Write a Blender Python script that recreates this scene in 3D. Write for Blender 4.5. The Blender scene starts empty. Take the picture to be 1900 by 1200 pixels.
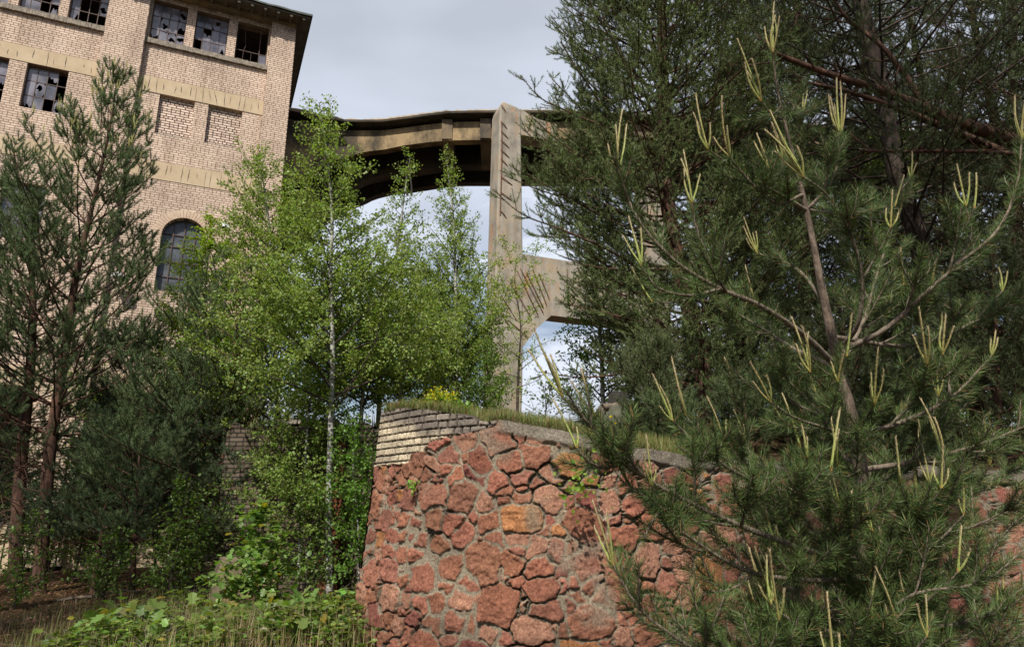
import bpy, math, random
import numpy as np
from mathutils import Vector

# ---------------------------------------------------------------- camera, sky, sun, exposure
SC = bpy.context.scene
PITCH = math.radians(14.8)
FPX = 1266.7
EYE = 1.6
cam_data = bpy.data.cameras.new("camera")
cam = bpy.data.objects.new("camera", cam_data)
SC.collection.objects.link(cam)
cam.location = (0, 0, EYE)
cam.rotation_euler = (math.radians(90) + PITCH, 0, 0)
cam_data.lens = 24
cam_data.sensor_width = 36
cam_data.clip_start = 0.05
cam_data.clip_end = 2000
SC.camera = cam

SUN_AZ = math.radians(193)      # clockwise from +y
SUN_EL = math.radians(47)
SUN_STRENGTH = 5.0
SKY_STRENGTH = 0.085
sdir = Vector((math.sin(SUN_AZ) * math.cos(SUN_EL), math.cos(SUN_AZ) * math.cos(SUN_EL), math.sin(SUN_EL)))
sun_data = bpy.data.lights.new("sun", 'SUN')
sun_data.energy = SUN_STRENGTH
sun_data.angle = math.radians(0.6)
sun_data.color = (1.0, 0.95, 0.86)
sun = bpy.data.objects.new("sun", sun_data)
SC.collection.objects.link(sun)
sun.rotation_euler = (-sdir).to_track_quat('-Z', 'Y').to_euler()
sun.location = (0, -20, 40)

world = bpy.data.worlds.new("World")
SC.world = world
world.use_nodes = True
wn = world.node_tree
wn.nodes.clear()


def wnode(t, **k):
    n = wn.nodes.new(t)
    for a, b in k.items():
        setattr(n, a, b)
    return n


def build_world():
    L = wn.links.new
    out = wnode('ShaderNodeOutputWorld')
    bg = wnode('ShaderNodeBackground')
    bg.inputs['Strength'].default_value = SKY_STRENGTH
    L(bg.outputs[0], out.inputs[0])
    sky = wnode('ShaderNodeTexSky', sky_type='NISHITA', sun_disc=False)
    sky.sun_elevation = SUN_EL
    sky.sun_rotation = SUN_AZ
    sky.air_density = 1.0
    sky.dust_density = 1.5
    tc = wnode('ShaderNodeTexCoord')
    sep = wnode('ShaderNodeSeparateXYZ')
    L(tc.outputs['Generated'], sep.inputs[0])
    mp = wnode('ShaderNodeMapping')
    mp.inputs['Scale'].default_value = (1, 1, 2.6)
    mp.inputs['Location'].default_value = (0.3, 1.2, 0.15)
    L(tc.outputs['Generated'], mp.inputs[0])
    n1 = wnode('ShaderNodeTexNoise')
    n1.inputs['Scale'].default_value = 3.2
    n1.inputs['Detail'].default_value = 7
    n1.inputs['Roughness'].default_value = 0.55
    L(mp.outputs[0], n1.inputs['Vector'])
    # how high in the sky we look: broken white cloud low down, an even grey sheet above
    zr = wnode('ShaderNodeMapRange', clamp=True)
    zr.inputs['From Min'].default_value = 0.18
    zr.inputs['From Max'].default_value = 0.46
    L(sep.outputs['Z'], zr.inputs['Value'])
    cm = wnode('ShaderNodeMapRange', clamp=True)           # cloud cover from the noise
    cm.inputs['From Min'].default_value = 0.40
    cm.inputs['From Max'].default_value = 0.52
    L(n1.outputs['Fac'], cm.inputs['Value'])
    cov = wnode('ShaderNodeMath', operation='MAXIMUM')
    L(cm.outputs[0], cov.inputs[0])
    L(zr.outputs[0], cov.inputs[1])
    # the cloud sheet lies ahead (north); towards the sun the sky is open
    yr = wnode('ShaderNodeMapRange', clamp=True)
    yr.inputs['From Min'].default_value = -0.25
    yr.inputs['From Max'].default_value = 0.25
    L(sep.outputs['Y'], yr.inputs['Value'])
    cv2 = wnode('ShaderNodeMath', operation='MULTIPLY')
    L(cov.outputs[0], cv2.inputs[0])
    L(yr.outputs[0], cv2.inputs[1])
    ramp = wnode('ShaderNodeMix', data_type='RGBA')
    k = 1.0 / SKY_STRENGTH
    ramp.inputs[6].default_value = (0.72 * k, 0.77 * k, 0.88 * k, 1)
    ramp.inputs[7].default_value = (0.57 * k, 0.62 * k, 0.72 * k, 1)
    L(zr.outputs[0], ramp.inputs[0])
    n2 = wnode('ShaderNodeTexNoise')
    n2.inputs['Scale'].default_value = 1.9
    n2.inputs['Detail'].default_value = 4
    L(mp.outputs[0], n2.inputs['Vector'])
    sh = wnode('ShaderNodeMapRange')
    sh.inputs['From Min'].default_value = 0.3
    sh.inputs['From Max'].default_value = 0.7
    sh.inputs['To Min'].default_value = 0.78
    sh.inputs['To Max'].default_value = 1.18
    L(n2.outputs['Fac'], sh.inputs['Value'])
    mul = wnode('ShaderNodeVectorMath', operation='SCALE')
    L(ramp.outputs[2], mul.inputs[0])
    L(sh.outputs[0], mul.inputs['Scale'])
    skm = wnode('ShaderNodeVectorMath', operation='SCALE')
    skm.inputs['Scale'].default_value = 1.0
    L(sky.outputs[0], skm.inputs[0])
    mix = wnode('ShaderNodeMix', data_type='RGBA')
    L(cv2.outputs[0], mix.inputs[0])
    L(skm.outputs[0], mix.inputs[6])
    L(mul.outputs[0], mix.inputs[7])
    L(mix.outputs[2], bg.inputs['Color'])


build_world()
vs = SC.view_settings
vs.view_transform = 'Standard'
vs.look = 'None'
vs.exposure = 0.25
vs.gamma = 1
vs.use_curve_mapping = False
SC.cycles.max_bounces = 6
SC.cycles.diffuse_bounces = 3
SC.cycles.transmission_bounces = 3

rng = random.Random(7)
nr = np.random.default_rng(7)
PI = math.pi


def P(u, v, y):
    """Point at world distance y ahead of the camera, on the sight line of pixel (u, v) of the 1900 x 1200 photo.
    Used once, as surveying: to find where real things stand at their real distance."""
    x = (u - 950) / FPX
    q = (600 - v) / FPX
    fwd = math.cos(PITCH) - q * math.sin(PITCH)
    up = q * math.cos(PITCH) + math.sin(PITCH)
    return np.array([x / fwd * y, y, EYE + up / fwd * y])


# ---------------------------------------------------------------- object helpers
def tag(o, label=None, cat=None, group=None, kind=None):
    if label: o['label'] = label
    if cat: o['category'] = cat
    if group: o['group'] = group
    if kind: o['kind'] = kind
    return o


def empty(name, loc, label, cat, group=None, rz=0.0):
    o = bpy.data.objects.new(name, None)
    SC.collection.objects.link(o)
    o.location = loc
    o.rotation_euler = (0, 0, rz)
    o.empty_display_size = 0.2
    return tag(o, label, cat, group)


def mesh_obj(name, V, faces, mat, parent=None, col=None, smooth=False, origin=None):
    """V (n,3) world (or parent-local) coordinates; faces: list of int arrays (m,3) or (m,4)."""
    V = np.asarray(V, dtype=np.float64)
    if origin is not None:
        V = V - np.asarray(origin)
    faces = [np.asarray(f, dtype=np.int32) for f in faces if len(f)]
    me = bpy.data.meshes.new(name)
    me.vertices.add(len(V))
    me.vertices.foreach_set('co', V.astype(np.float32).ravel())
    nl = sum(f.size for f in faces)
    npoly = sum(len(f) for f in faces)
    me.loops.add(nl)
    me.loops.foreach_set('vertex_index', np.concatenate([f.ravel() for f in faces]))
    me.polygons.add(npoly)
    starts = []
    s = 0
    for f in faces:
        starts.append(s + np.arange(len(f)) * f.shape[1])
        s += f.size
    me.polygons.foreach_set('loop_start', np.concatenate(starts).astype(np.int32))
    me.update(calc_edges=True)
    me.polygons.foreach_set('use_smooth', np.full(npoly, bool(smooth)))
    if col is not None:
        at = me.color_attributes.new('tint', 'FLOAT_COLOR', 'POINT')
        c = np.ones((len(V), 4), dtype=np.float32)
        c[:, :3] = col
        at.data.foreach_set('color', c.ravel())
    me.materials.append(mat)
    o = bpy.data.objects.new(name, me)
    SC.collection.objects.link(o)
    if parent is not None:
        o.parent = parent
    if origin is not None and parent is None:
        o.location = origin
    return o


class MB:
    """collects boxes, prisms and tubes into one mesh"""
    def __init__(self):
        self.v = []; self.q = []; self.t = []; self.n = 0; self.c = []

    def add(self, V, quads=(), tris=(), col=None):
        V = np.asarray(V, float)
        if len(quads): self.q.append(np.asarray(quads, int) + self.n)
        if len(tris): self.t.append(np.asarray(tris, int) + self.n)
        self.v.append(V); self.n += len(V)
        if col is not None:
            c = np.asarray(col, float)
            if c.ndim == 1: c = np.tile(c, (len(V), 1))
            self.c.append(c)

    def box(self, x0, x1, y0, y1, z0, z1):
        V = [(x, y, z) for z in (z0, z1) for y in (y0, y1) for x in (x0, x1)]
        Q = [(0, 2, 3, 1), (4, 5, 7, 6), (0, 1, 5, 4), (1, 3, 7, 5), (3, 2, 6, 7), (2, 0, 4, 6)]
        self.add(V, Q)

    def prism(self, pts, a, b, axis=1):
        """polygon pts (2D) extruded along axis between a and b; fan-capped (convex-ish polygons)"""
        n = len(pts)
        def mk(p, d):
            return (p[0], d, p[1]) if axis == 1 else ((d, p[0], p[1]) if axis == 0 else (p[0], p[1], d))
        V = [mk(p, a) for p in pts] + [mk(p, b) for p in pts]
        Q = [(i, (i + 1) % n, n + (i + 1) % n, n + i) for i in range(n)]
        T = [(0, i + 1, i) for i in range(1, n - 1)] + [(n, n + i, n + i + 1) for i in range(1, n - 1)]
        self.add(V, Q, T)

    def tube(self, pts, rad, k=6, col=None, cap=True):
        pts = np.asarray(pts, float)
        n = len(pts)
        rad = np.broadcast_to(np.asarray(rad, float), (n,))
        T = np.gradient(pts, axis=0)
        T /= np.linalg.norm(T, axis=1)[:, None] + 1e-9
        ref = np.array([0.0, 0, 1]) if abs(T[0, 2]) < 0.9 else np.array([1.0, 0, 0])
        A = np.cross(T, ref); A /= np.linalg.norm(A, axis=1)[:, None] + 1e-9
        B = np.cross(T, A)
        an = np.arange(k) * 2 * PI / k
        V = pts[:, None, :] + rad[:, None, None] * (np.cos(an)[None, :, None] * A[:, None, :] + np.sin(an)[None, :, None] * B[:, None, :])
        V = V.reshape(-1, 3)
        i = np.arange(n - 1)[:, None] * k
        j = np.arange(k)[None, :]
        j2 = (j + 1) % k
        Q = np.stack([i + j, i + j2, i + k + j2, i + k + j], axis=-1).reshape(-1, 4)
        Tt = []
        if cap:
            Tt = [(0, m, m + 1) for m in range(1, k - 1)] + [((n - 1) * k, (n - 1) * k + m + 1, (n - 1) * k + m) for m in range(1, k - 1)]
        self.add(V, Q, Tt, col)

    def build(self, name, mat, parent=None, smooth=False, origin=None):
        V = np.concatenate(self.v)
        F = []
        if self.q: F.append(np.concatenate(self.q))
        if self.t: F.append(np.concatenate(self.t))
        col = np.concatenate(self.c) if self.c else None
        return mesh_obj(name, V, F, mat, parent, col, smooth, origin)


# ---------------------------------------------------------------- numpy noise
def _hash(ix, iy, seed):
    h = (ix.astype(np.int64) * 374761393 + iy.astype(np.int64) * 668265263 + seed * 1442695041) & 0xFFFFFFFF
    h = ((h ^ (h >> 13)) * 1274126177) & 0xFFFFFFFF
    h = h ^ (h >> 16)
    return (h & 0xFFFFFF) / float(0xFFFFFF)


def vnoise(x, y, seed=0):
    ix = np.floor(x); iy = np.floor(y)
    fx = x - ix; fy = y - iy
    fx = fx * fx * (3 - 2 * fx); fy = fy * fy * (3 - 2 * fy)
    a = _hash(ix, iy, seed); b = _hash(ix + 1, iy, seed); c = _hash(ix, iy + 1, seed); d = _hash(ix + 1, iy + 1, seed)
    return (a * (1 - fx) + b * fx) * (1 - fy) + (c * (1 - fx) + d * fx) * fy


def fbm(x, y, seed=0, octs=4, gain=0.5):
    s = 0; a = 1; t = 0
    for o in range(octs):
        s = s + a * vnoise(x * 2 ** o + 17.3 * o, y * 2 ** o - 9.1 * o, seed + o)
        t += a; a *= gain
    return s / t - 0.5


def smooth(e0, e1, x):
    t = np.clip((x - e0) / (e1 - e0), 0, 1)
    return t * t * (3 - 2 * t)


# ---------------------------------------------------------------- materials
def mat(name):
    m = bpy.data.materials.new(name)
    m.use_nodes = True
    nt = m.node_tree
    b = nt.nodes['Principled BSDF']
    return m, nt, b


def N(nt, t, **k):
    n = nt.nodes.new(t)
    for a, b in k.items():
        setattr(n, a, b)
    return n


def noise_node(nt, scale, detail=4, rough=0.55, vec=None):
    n = N(nt, 'ShaderNodeTexNoise')
    n.inputs['Scale'].default_value = scale
    n.inputs['Detail'].default_value = detail
    n.inputs['Roughness'].default_value = rough
    if vec is not None:
        nt.links.new(vec, n.inputs['Vector'])
    return n


def ramp_node(nt, fac, stops):
    r = N(nt, 'ShaderNodeValToRGB')
    cr = r.color_ramp
    while len(cr.elements) < len(stops):
        cr.elements.new(0.5)
    for e, (p, c) in zip(cr.elements, stops):
        e.position = p
        e.color = (c[0], c[1], c[2], 1) if len(c) == 3 else c
    nt.links.new(fac, r.inputs[0])
    return r


def mixc(nt, fac, a, b, blend='MIX'):
    m = N(nt, 'ShaderNodeMix', data_type='RGBA', blend_type=blend)
    for inp, val in ((0, fac), (6, a), (7, b)):
        if isinstance(val, (int, float)):
            m.inputs[inp].default_value = val
        elif isinstance(val, tuple):
            m.inputs[inp].default_value = (*val[:3], 1)
        else:
            nt.links.new(val, m.inputs[inp])
    return m.outputs[2]


def bump(nt, b, height, strength=0.4, dist=0.02):
    n = N(nt, 'ShaderNodeBump')
    n.inputs['Strength'].default_value = strength
    n.inputs['Distance'].default_value = dist
    nt.links.new(height, n.inputs['Height'])
    nt.links.new(n.outputs[0], b.inputs['Normal'])
    return n


def objcoord(nt):
    return N(nt, 'ShaderNodeTexCoord').outputs['Object']


def leaf_mat(name, trans=0.35, rough=0.4, spec=0.5, tcol=(1.25, 1.35, 0.5)):
    m, nt, b = mat(name)
    at = N(nt, 'ShaderNodeAttribute', attribute_name='tint')
    nt.links.new(at.outputs['Color'], b.inputs['Base Color'])
    b.inputs['Roughness'].default_value = rough
    b.inputs['Specular IOR Level'].default_value = spec
    tr = N(nt, 'ShaderNodeBsdfTranslucent')
    tm = mixc(nt, 1.0, at.outputs['Color'], tcol, 'MULTIPLY')
    nt.links.new(tm, tr.inputs['Color'])
    ms = N(nt, 'ShaderNodeMixShader')
    ms.inputs[0].default_value = trans
    nt.links.new(b.outputs[0], ms.inputs[1])
    nt.links.new(tr.outputs[0], ms.inputs[2])
    nt.links.new(ms.outputs[0], nt.nodes['Material Output'].inputs['Surface'])
    return m


def bark_mat(name, c1, c2, scale=14, stretch=0.25, bs=0.6):
    m, nt, b = mat(name)
    oc = objcoord(nt)
    mp = N(nt, 'ShaderNodeMapping')
    mp.inputs['Scale'].default_value = (1, 1, stretch)
    nt.links.new(oc, mp.inputs[0])
    n = noise_node(nt, scale, 6, 0.65, mp.outputs[0])
    r = ramp_node(nt, n.outputs['Fac'], [(0.32, c1), (0.62, c2)])
    nt.links.new(r.outputs[0], b.inputs['Base Color'])
    b.inputs['Roughness'].default_value = 0.9
    b.inputs['Specular IOR Level'].default_value = 0.2
    bump(nt, b, n.outputs['Fac'], bs, 0.02)
    return m


def simple_mat(name, c1, c2, scale=6, rough=0.85, bs=0.3, detail=6, dist=0.01, metallic=0.0):
    m, nt, b = mat(name)
    n = noise_node(nt, scale, detail, 0.6, objcoord(nt))
    r = ramp_node(nt, n.outputs['Fac'], [(0.3, c1), (0.7, c2)])
    nt.links.new(r.outputs[0], b.inputs['Base Color'])
    b.inputs['Roughness'].default_value = rough
    b.inputs['Metallic'].default_value = metallic
    if bs: bump(nt, b, n.outputs['Fac'], bs, dist)
    return m


def brick_mat(name, ca, cb, cm, bw=0.25, rh=0.0773, mortar=0.011, stain=0.35, bumpd=0.012):
    m, nt, b = mat(name)
    oc = objcoord(nt)
    sp = N(nt, 'ShaderNodeSeparateXYZ'); nt.links.new(oc, sp.inputs[0])
    ad = N(nt, 'ShaderNodeMath', operation='ADD')
    nt.links.new(sp.outputs[0], ad.inputs[0]); nt.links.new(sp.outputs[1], ad.inputs[1])
    cb_ = N(nt, 'ShaderNodeCombineXYZ')
    nt.links.new(ad.outputs[0], cb_.inputs[0]); nt.links.new(sp.outputs[2], cb_.inputs[1])
    wob = noise_node(nt, 2.5, 3, 0.5, oc)
    wv = N(nt, 'ShaderNodeVectorMath', operation='MULTIPLY_ADD')
    nt.links.new(wob.outputs['Color'], wv.inputs[0])
    wv.inputs[1].default_value = (0.012, 0.012, 0)
    nt.links.new(cb_.outputs[0], wv.inputs[2])
    br = N(nt, 'ShaderNodeTexBrick')
    br.offset = 0.5
    br.squash = 0.5
    br.squash_frequency = 3
    br.inputs['Scale'].default_value = 1
    br.inputs['Brick Width'].default_value = bw
    br.inputs['Row Height'].default_value = rh
    br.inputs['Mortar Size'].default_value = mortar
    br.inputs['Mortar Smooth'].default_value = 0.25
    br.inputs['Bias'].default_value = 0.0
    br.inputs['Color1'].default_value = (*ca, 1)
    br.inputs['Color2'].default_value = (*cb, 1)
    br.inputs['Mortar'].default_value = (*cm, 1)
    nt.links.new(wv.outputs[0], br.inputs['Vector'])
    big = noise_node(nt, 0.7, 5, 0.6, oc)
    rs = ramp_node(nt, big.outputs['Fac'], [(0.3, (1 - stain, 1 - stain * 1.05, 1 - stain * 1.1)), (0.62, (1.08, 1.06, 1.04))])
    c = mixc(nt, 1.0, br.outputs['Color'], rs.outputs[0], 'MULTIPLY')
    sm = noise_node(nt, 9, 4, 0.7, oc)
    rs2 = ramp_node(nt, sm.outputs['Fac'], [(0.3, (0.88, 0.87, 0.86)), (0.65, (1.05, 1.05, 1.05))])
    c = mixc(nt, 1.0, c, rs2.outputs[0], 'MULTIPLY')
    pn = noise_node(nt, 0.55, 6, 0.75, oc)
    pf = ramp_node(nt, pn.outputs['Fac'], [(0.60, (0, 0, 0)), (0.72, (0.22, 0.22, 0.22))])
    c = mixc(nt, pf.outputs[0], c, (ca[0] * 1.05, ca[1] * 1.12, ca[2] * 1.2))
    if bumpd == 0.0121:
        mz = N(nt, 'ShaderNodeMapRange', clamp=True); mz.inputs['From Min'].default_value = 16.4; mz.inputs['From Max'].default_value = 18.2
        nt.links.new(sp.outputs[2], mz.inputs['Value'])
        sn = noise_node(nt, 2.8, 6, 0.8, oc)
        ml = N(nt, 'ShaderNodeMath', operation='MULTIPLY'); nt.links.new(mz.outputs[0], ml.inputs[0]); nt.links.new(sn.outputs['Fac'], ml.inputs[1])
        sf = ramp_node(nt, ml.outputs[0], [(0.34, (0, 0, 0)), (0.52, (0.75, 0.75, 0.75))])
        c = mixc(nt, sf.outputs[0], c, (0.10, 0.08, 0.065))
        mp2 = N(nt, 'ShaderNodeMapping'); mp2.inputs['Scale'].default_value = (3.2, 3.2, 0.22); nt.links.new(oc, mp2.inputs[0])
        st = noise_node(nt, 1.0, 5, 0.7, mp2.outputs[0])
        ss = ramp_node(nt, st.outputs['Fac'], [(0.32, (0.72, 0.70, 0.68)), (0.50, (1, 1, 1))])
        c = mixc(nt, 1.0, c, ss.outputs[0], 'MULTIPLY')
    nt.links.new(c, b.inputs['Base Color'])
    b.inputs['Roughness'].default_value = 0.92
    b.inputs['Specular IOR Level'].default_value = 0.2
    inv = N(nt, 'ShaderNodeMath', operation='SUBTRACT'); inv.inputs[0].default_value = 1.0
    nt.links.new(br.outputs['Fac'], inv.inputs[1])
    h = N(nt, 'ShaderNodeMath', operation='ADD')
    nt.links.new(inv.outputs[0], h.inputs[0])
    m3 = N(nt, 'ShaderNodeMath', operation='MULTIPLY'); m3.inputs[1].default_value = 0.35
    nt.links.new(sm.outputs['Fac'], m3.inputs[0]); nt.links.new(m3.outputs[0], h.inputs[1])
    bump(nt, b, h.outputs[0], 0.7, bumpd)
    return m


M = {}
M['brick'] = brick_mat('pale_brick', (0.68, 0.545, 0.445), (0.585, 0.455, 0.36), (0.25, 0.18, 0.14), mortar=0.012, stain=0.22, bumpd=0.0121)
M['infill'] = brick_mat('infill_brick', (0.74, 0.60, 0.50), (0.56, 0.43, 0.35), (0.09, 0.06, 0.05), bw=0.26, rh=0.088, mortar=0.016, stain=0.15)
M['old_brick'] = brick_mat('weathered_brick', (0.17, 0.135, 0.105), (0.11, 0.08, 0.06), (0.035, 0.03, 0.025), bw=0.26, rh=0.08, mortar=0.014, stain=0.5)
M['plaster'] = simple_mat('ochre_plaster', (0.42, 0.315, 0.20), (0.52, 0.415, 0.285), 3.0, 0.95, 0.15)
M['sill'] = simple_mat('sill_stone', (0.13, 0.11, 0.09), (0.33, 0.28, 0.22), 9, 0.95, 0.8, dist=0.02)
M['dark'] = simple_mat('dark_interior', (0.015, 0.013, 0.011), (0.05, 0.045, 0.04), 2, 0.9, 0.2)  # near-black, for floors, openings, cracks and small dark parts
M['roof'] = simple_mat('roofing_felt', (0.035, 0.04, 0.035), (0.09, 0.10, 0.085), 5, 0.9, 0.3)
M['soffit'] = simple_mat('eaves_boards', (0.05, 0.045, 0.035), (0.14, 0.12, 0.09), 4, 0.9, 0.3)
M['frame'] = simple_mat('rusty_window_steel', (0.05, 0.03, 0.025), (0.11, 0.07, 0.055), 20, 0.7, 0.2)
M['rust'] = simple_mat('rusty_iron', (0.07, 0.025, 0.012), (0.20, 0.07, 0.03), 25, 0.8, 0.4)
M['pine_bark'] = bark_mat('pine_bark', (0.025, 0.017, 0.013), (0.125, 0.066, 0.045), 16, 0.3, 0.9)
M['pine_twig'] = bark_mat('pine_twig_bark', (0.07, 0.052, 0.038), (0.23, 0.185, 0.14), 45, 0.6)
M['near_bark'] = bark_mat('young_pine_bark', (0.035, 0.026, 0.02), (0.20, 0.15, 0.115), 34, 0.35, 0.8)
M['dark_bark'] = bark_mat('dark_bark', (0.025, 0.02, 0.016), (0.075, 0.055, 0.045), 18, 0.3)
M['needles'] = leaf_mat('pine_needles', 0.12, 0.5, 0.22, (1.2, 1.3, 0.5))
M['leaves'] = leaf_mat('leaves', 0.45, 0.42, 0.35)
M['grass'] = leaf_mat('grass_blades', 0.25, 0.5, 0.3)
M['candle'] = leaf_mat('young_pine_shoots', 0.10, 0.6, 0.25)


def glass_mat():
    m, nt, b = mat('dusty_glass')
    n = noise_node(nt, 2.2, 3, 0.5, objcoord(nt))
    r = ramp_node(nt, n.outputs['Fac'], [(0.35, (0.06, 0.06, 0.075)), (0.65, (0.21, 0.20, 0.235))])
    nt.links.new(r.outputs[0], b.inputs['Base Color'])
    b.inputs['Roughness'].default_value = 0.12
    b.inputs['Specular IOR Level'].default_value = 0.8
    return m


M['glass'] = glass_mat()


def concrete_mat(name, base1, base2, warm, rusty=0.5):
    m, nt, b = mat(name)
    oc = objcoord(nt)
    n = noise_node(nt, 1.3, 8, 0.65, oc)
    c = ramp_node(nt, n.outputs['Fac'], [(0.3, base1), (0.5, base2), (0.68, warm)]).outputs[0]
    mp = N(nt, 'ShaderNodeMapping'); mp.inputs['Scale'].default_value = (2.4, 2.4, 0.5)
    nt.links.new(oc, mp.inputs[0])
    s = noise_node(nt, 1.2, 5, 0.7, mp.outputs[0])
    st = ramp_node(nt, s.outputs['Fac'], [(0.36, (0.70, 0.68, 0.64)), (0.58, (1.05, 1.05, 1.05))])
    c = mixc(nt, 0.8, c, st.outputs[0], 'MULTIPLY')
    rn = noise_node(nt, 0.9, 6, 0.75, mp.outputs[0])
    rf = ramp_node(nt, rn.outputs['Fac'], [(0.56, (0, 0, 0)), (0.68, (rusty, rusty, rusty))])
    c = mixc(nt, rf.outputs[0], c, (0.42, 0.20, 0.09))
    f = noise_node(nt, 30, 4, 0.7, oc)
    nt.links.new(c, b.inputs['Base Color'])
    b.inputs['Roughness'].default_value = 0.95
    b.inputs['Specular IOR Level'].default_value = 0.15
    # board marks left by the formwork
    w = N(nt, 'ShaderNodeTexWave', wave_type='BANDS', bands_direction='Z')
    w.inputs['Scale'].default_value = 0.9
    w.inputs['Distortion'].default_value = 1.5
    w.inputs['Detail'].default_value = 3
    nt.links.new(oc, w.inputs['Vector'])
    a = N(nt, 'ShaderNodeMath', operation='MULTIPLY_ADD')
    nt.links.new(f.outputs['Fac'], a.inputs[0]); a.inputs[1].default_value = 0.6
    nt.links.new(n.outputs['Fac'], a.inputs[2])
    bump(nt, b, a.outputs[0], 0.5, 0.03)
    return m


M['concrete'] = concrete_mat('weathered_concrete', (0.20, 0.185, 0.16), (0.34, 0.305, 0.255), (0.41, 0.31, 0.215), 0.85)
M['concrete_dark'] = concrete_mat('stained_concrete', (0.10, 0.08, 0.06), (0.20, 0.16, 0.11), (0.34, 0.25, 0.12), 0.3)


def ground_mat():
    m, nt, b = mat('forest_floor')
    oc = objcoord(nt)
    n = noise_node(nt, 1.3, 8, 0.7, oc)
    f = noise_node(nt, 26, 6, 0.75, oc)
    c = ramp_node(nt, n.outputs['Fac'], [(0.3, (0.045, 0.032, 0.02)), (0.55, (0.10, 0.07, 0.042)), (0.75, (0.07, 0.08, 0.03))]).outputs[0]
    g = ramp_node(nt, f.outputs['Fac'], [(0.3, (0.45, 0.42, 0.4)), (0.7, (1.7, 1.5, 1.3))]).outputs[0]
    c = mixc(nt, 1.0, c, g, 'MULTIPLY')
    nt.links.new(c, b.inputs['Base Color'])
    b.inputs['Roughness'].default_value = 0.95
    b.inputs['Specular IOR Level'].default_value = 0.1
    bump(nt, b, f.outputs['Fac'], 1.0, 0.05)
    return m


M['ground'] = ground_mat()


def stonewall_mat():
    m, nt, b = mat('granite_rubble_and_mortar')
    at = N(nt, 'ShaderNodeAttribute', attribute_name='tint')
    oc = objcoord(nt)
    sp = noise_node(nt, 42, 6, 0.9, oc)
    r = ramp_node(nt, sp.outputs['Fac'], [(0.33, (0.25, 0.20, 0.20)), (0.48, (1, 1, 1)), (0.62, (1.9, 2.2, 2.2))])
    c = mixc(nt, 0.85, at.outputs['Color'], r.outputs[0], 'MULTIPLY')
    big = noise_node(nt, 3.5, 5, 0.6, oc)
    r2 = ramp_node(nt, big.outputs['Fac'], [(0.3, (0.75, 0.72, 0.7)), (0.7, (1.2, 1.15, 1.1))])
    c = mixc(nt, 1.0, c, r2.outputs[0], 'MULTIPLY')
    nt.links.new(c, b.inputs['Base Color'])
    b.inputs['Roughness'].default_value = 0.85
    b.inputs['Specular IOR Level'].default_value = 0.3
    bump(nt, b, sp.outputs['Fac'], 1.0, 0.02)
    return m


M['stone'] = stonewall_mat()

# ---------------------------------------------------------------- the lie of the land
def spline(x, xs, ys):
    """smooth interpolation through the given points"""
    xs = np.asarray(xs, float); ys = np.asarray(ys, float)
    m = np.gradient(ys, xs)
    x = np.asarray(x, float)
    i = np.clip(np.searchsorted(xs, x) - 1, 0, len(xs) - 2)
    h = xs[i + 1] - xs[i]
    t = np.clip((x - xs[i]) / h, 0, 1)
    return ((2 * t**3 - 3 * t**2 + 1) * ys[i] + (t**3 - 2 * t**2 + t) * h * m[i]
            + (-2 * t**3 + 3 * t**2) * ys[i + 1] + (t**3 - t**2) * h * m[i + 1])


WPX = [(700, 8.2), (790, 7.42), (900, 7.02), (1050, 6.9), (1200, 7.1), (1400, 7.6), (1600, 8.2), (1900, 9.0), (2300, 10.0)]
WX = [(u - 950) / 1310 * y for u, y in WPX]
WY = [y for u, y in WPX]
_xx = np.linspace(WX[0], WX[-1], 600)
_yy = spline(_xx, WX, WY)
_ss = np.concatenate([[0], np.cumsum(np.hypot(np.diff(_xx), np.diff(_yy)))])
WLEN = _ss[-1]


def wall_xy(s):
    return np.interp(s, _ss, _xx), np.interp(s, _ss, _yy)


def wall_n(s):
    x0, y0 = wall_xy(np.clip(s - 0.15, 0, WLEN)); x1, y1 = wall_xy(np.clip(s + 0.15, 0, WLEN))
    dx = x1 - x0; dy = y1 - y0
    L = np.hypot(dx, dy)
    return dy / L, -dx / L


_tops = [(700, 2.66), (740, 2.66), (780, 2.60), (890, 2.42), (1000, 2.36), (1050, 2.30), (1120, 2.20), (1200, 2.14), (1400, 2.05), (1540, 2.0), (1750, 2.03), (1900, 2.0), (2300, 2.0)]


def wall_top_u(u):
    return np.interp(u, [a for a, b in _tops], [b for a, b in _tops])


def wall_top(s):
    x, y = wall_xy(s)
    u = 950 + x / y * 1310
    return wall_top_u(u) + 0.05 * fbm(s * 3, s * 0 + 3, 5, 4) * 2 * smooth(0.9, 1.6, s)


def terrace_z(x, y):
    x = np.asarray(x, float); y = np.asarray(y, float)
    yw = np.interp(x, _xx, _yy)
    s = np.interp(x, _xx, _ss)
    zt = wall_top(s)
    t = np.clip((y - yw) / np.maximum(12.8 - yw, 0.5), 0, 1)
    z = zt - 0.06 + (3.0 - zt + 0.06) * t ** 0.9
    z = np.where(x < WX[0], 3.0, z)
    return z + 0.10 * fbm(x * 1.3, y * 1.3, 11, 3) * smooth(0, 0.15, t)


def ground_z(x, y):
    x = np.asarray(x, float); y = np.asarray(y, float)
    z = 0.16 * fbm(x * 0.6, y * 0.6, 21, 3)
    z = z + 0.22 * np.exp(-((x + 1.9) ** 2 / 0.8 + (y - 7.9) ** 2 / 1.2))      # earth heaped at the wall's corner
    return z - 0.1 * smooth(14, 19, y)


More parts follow.
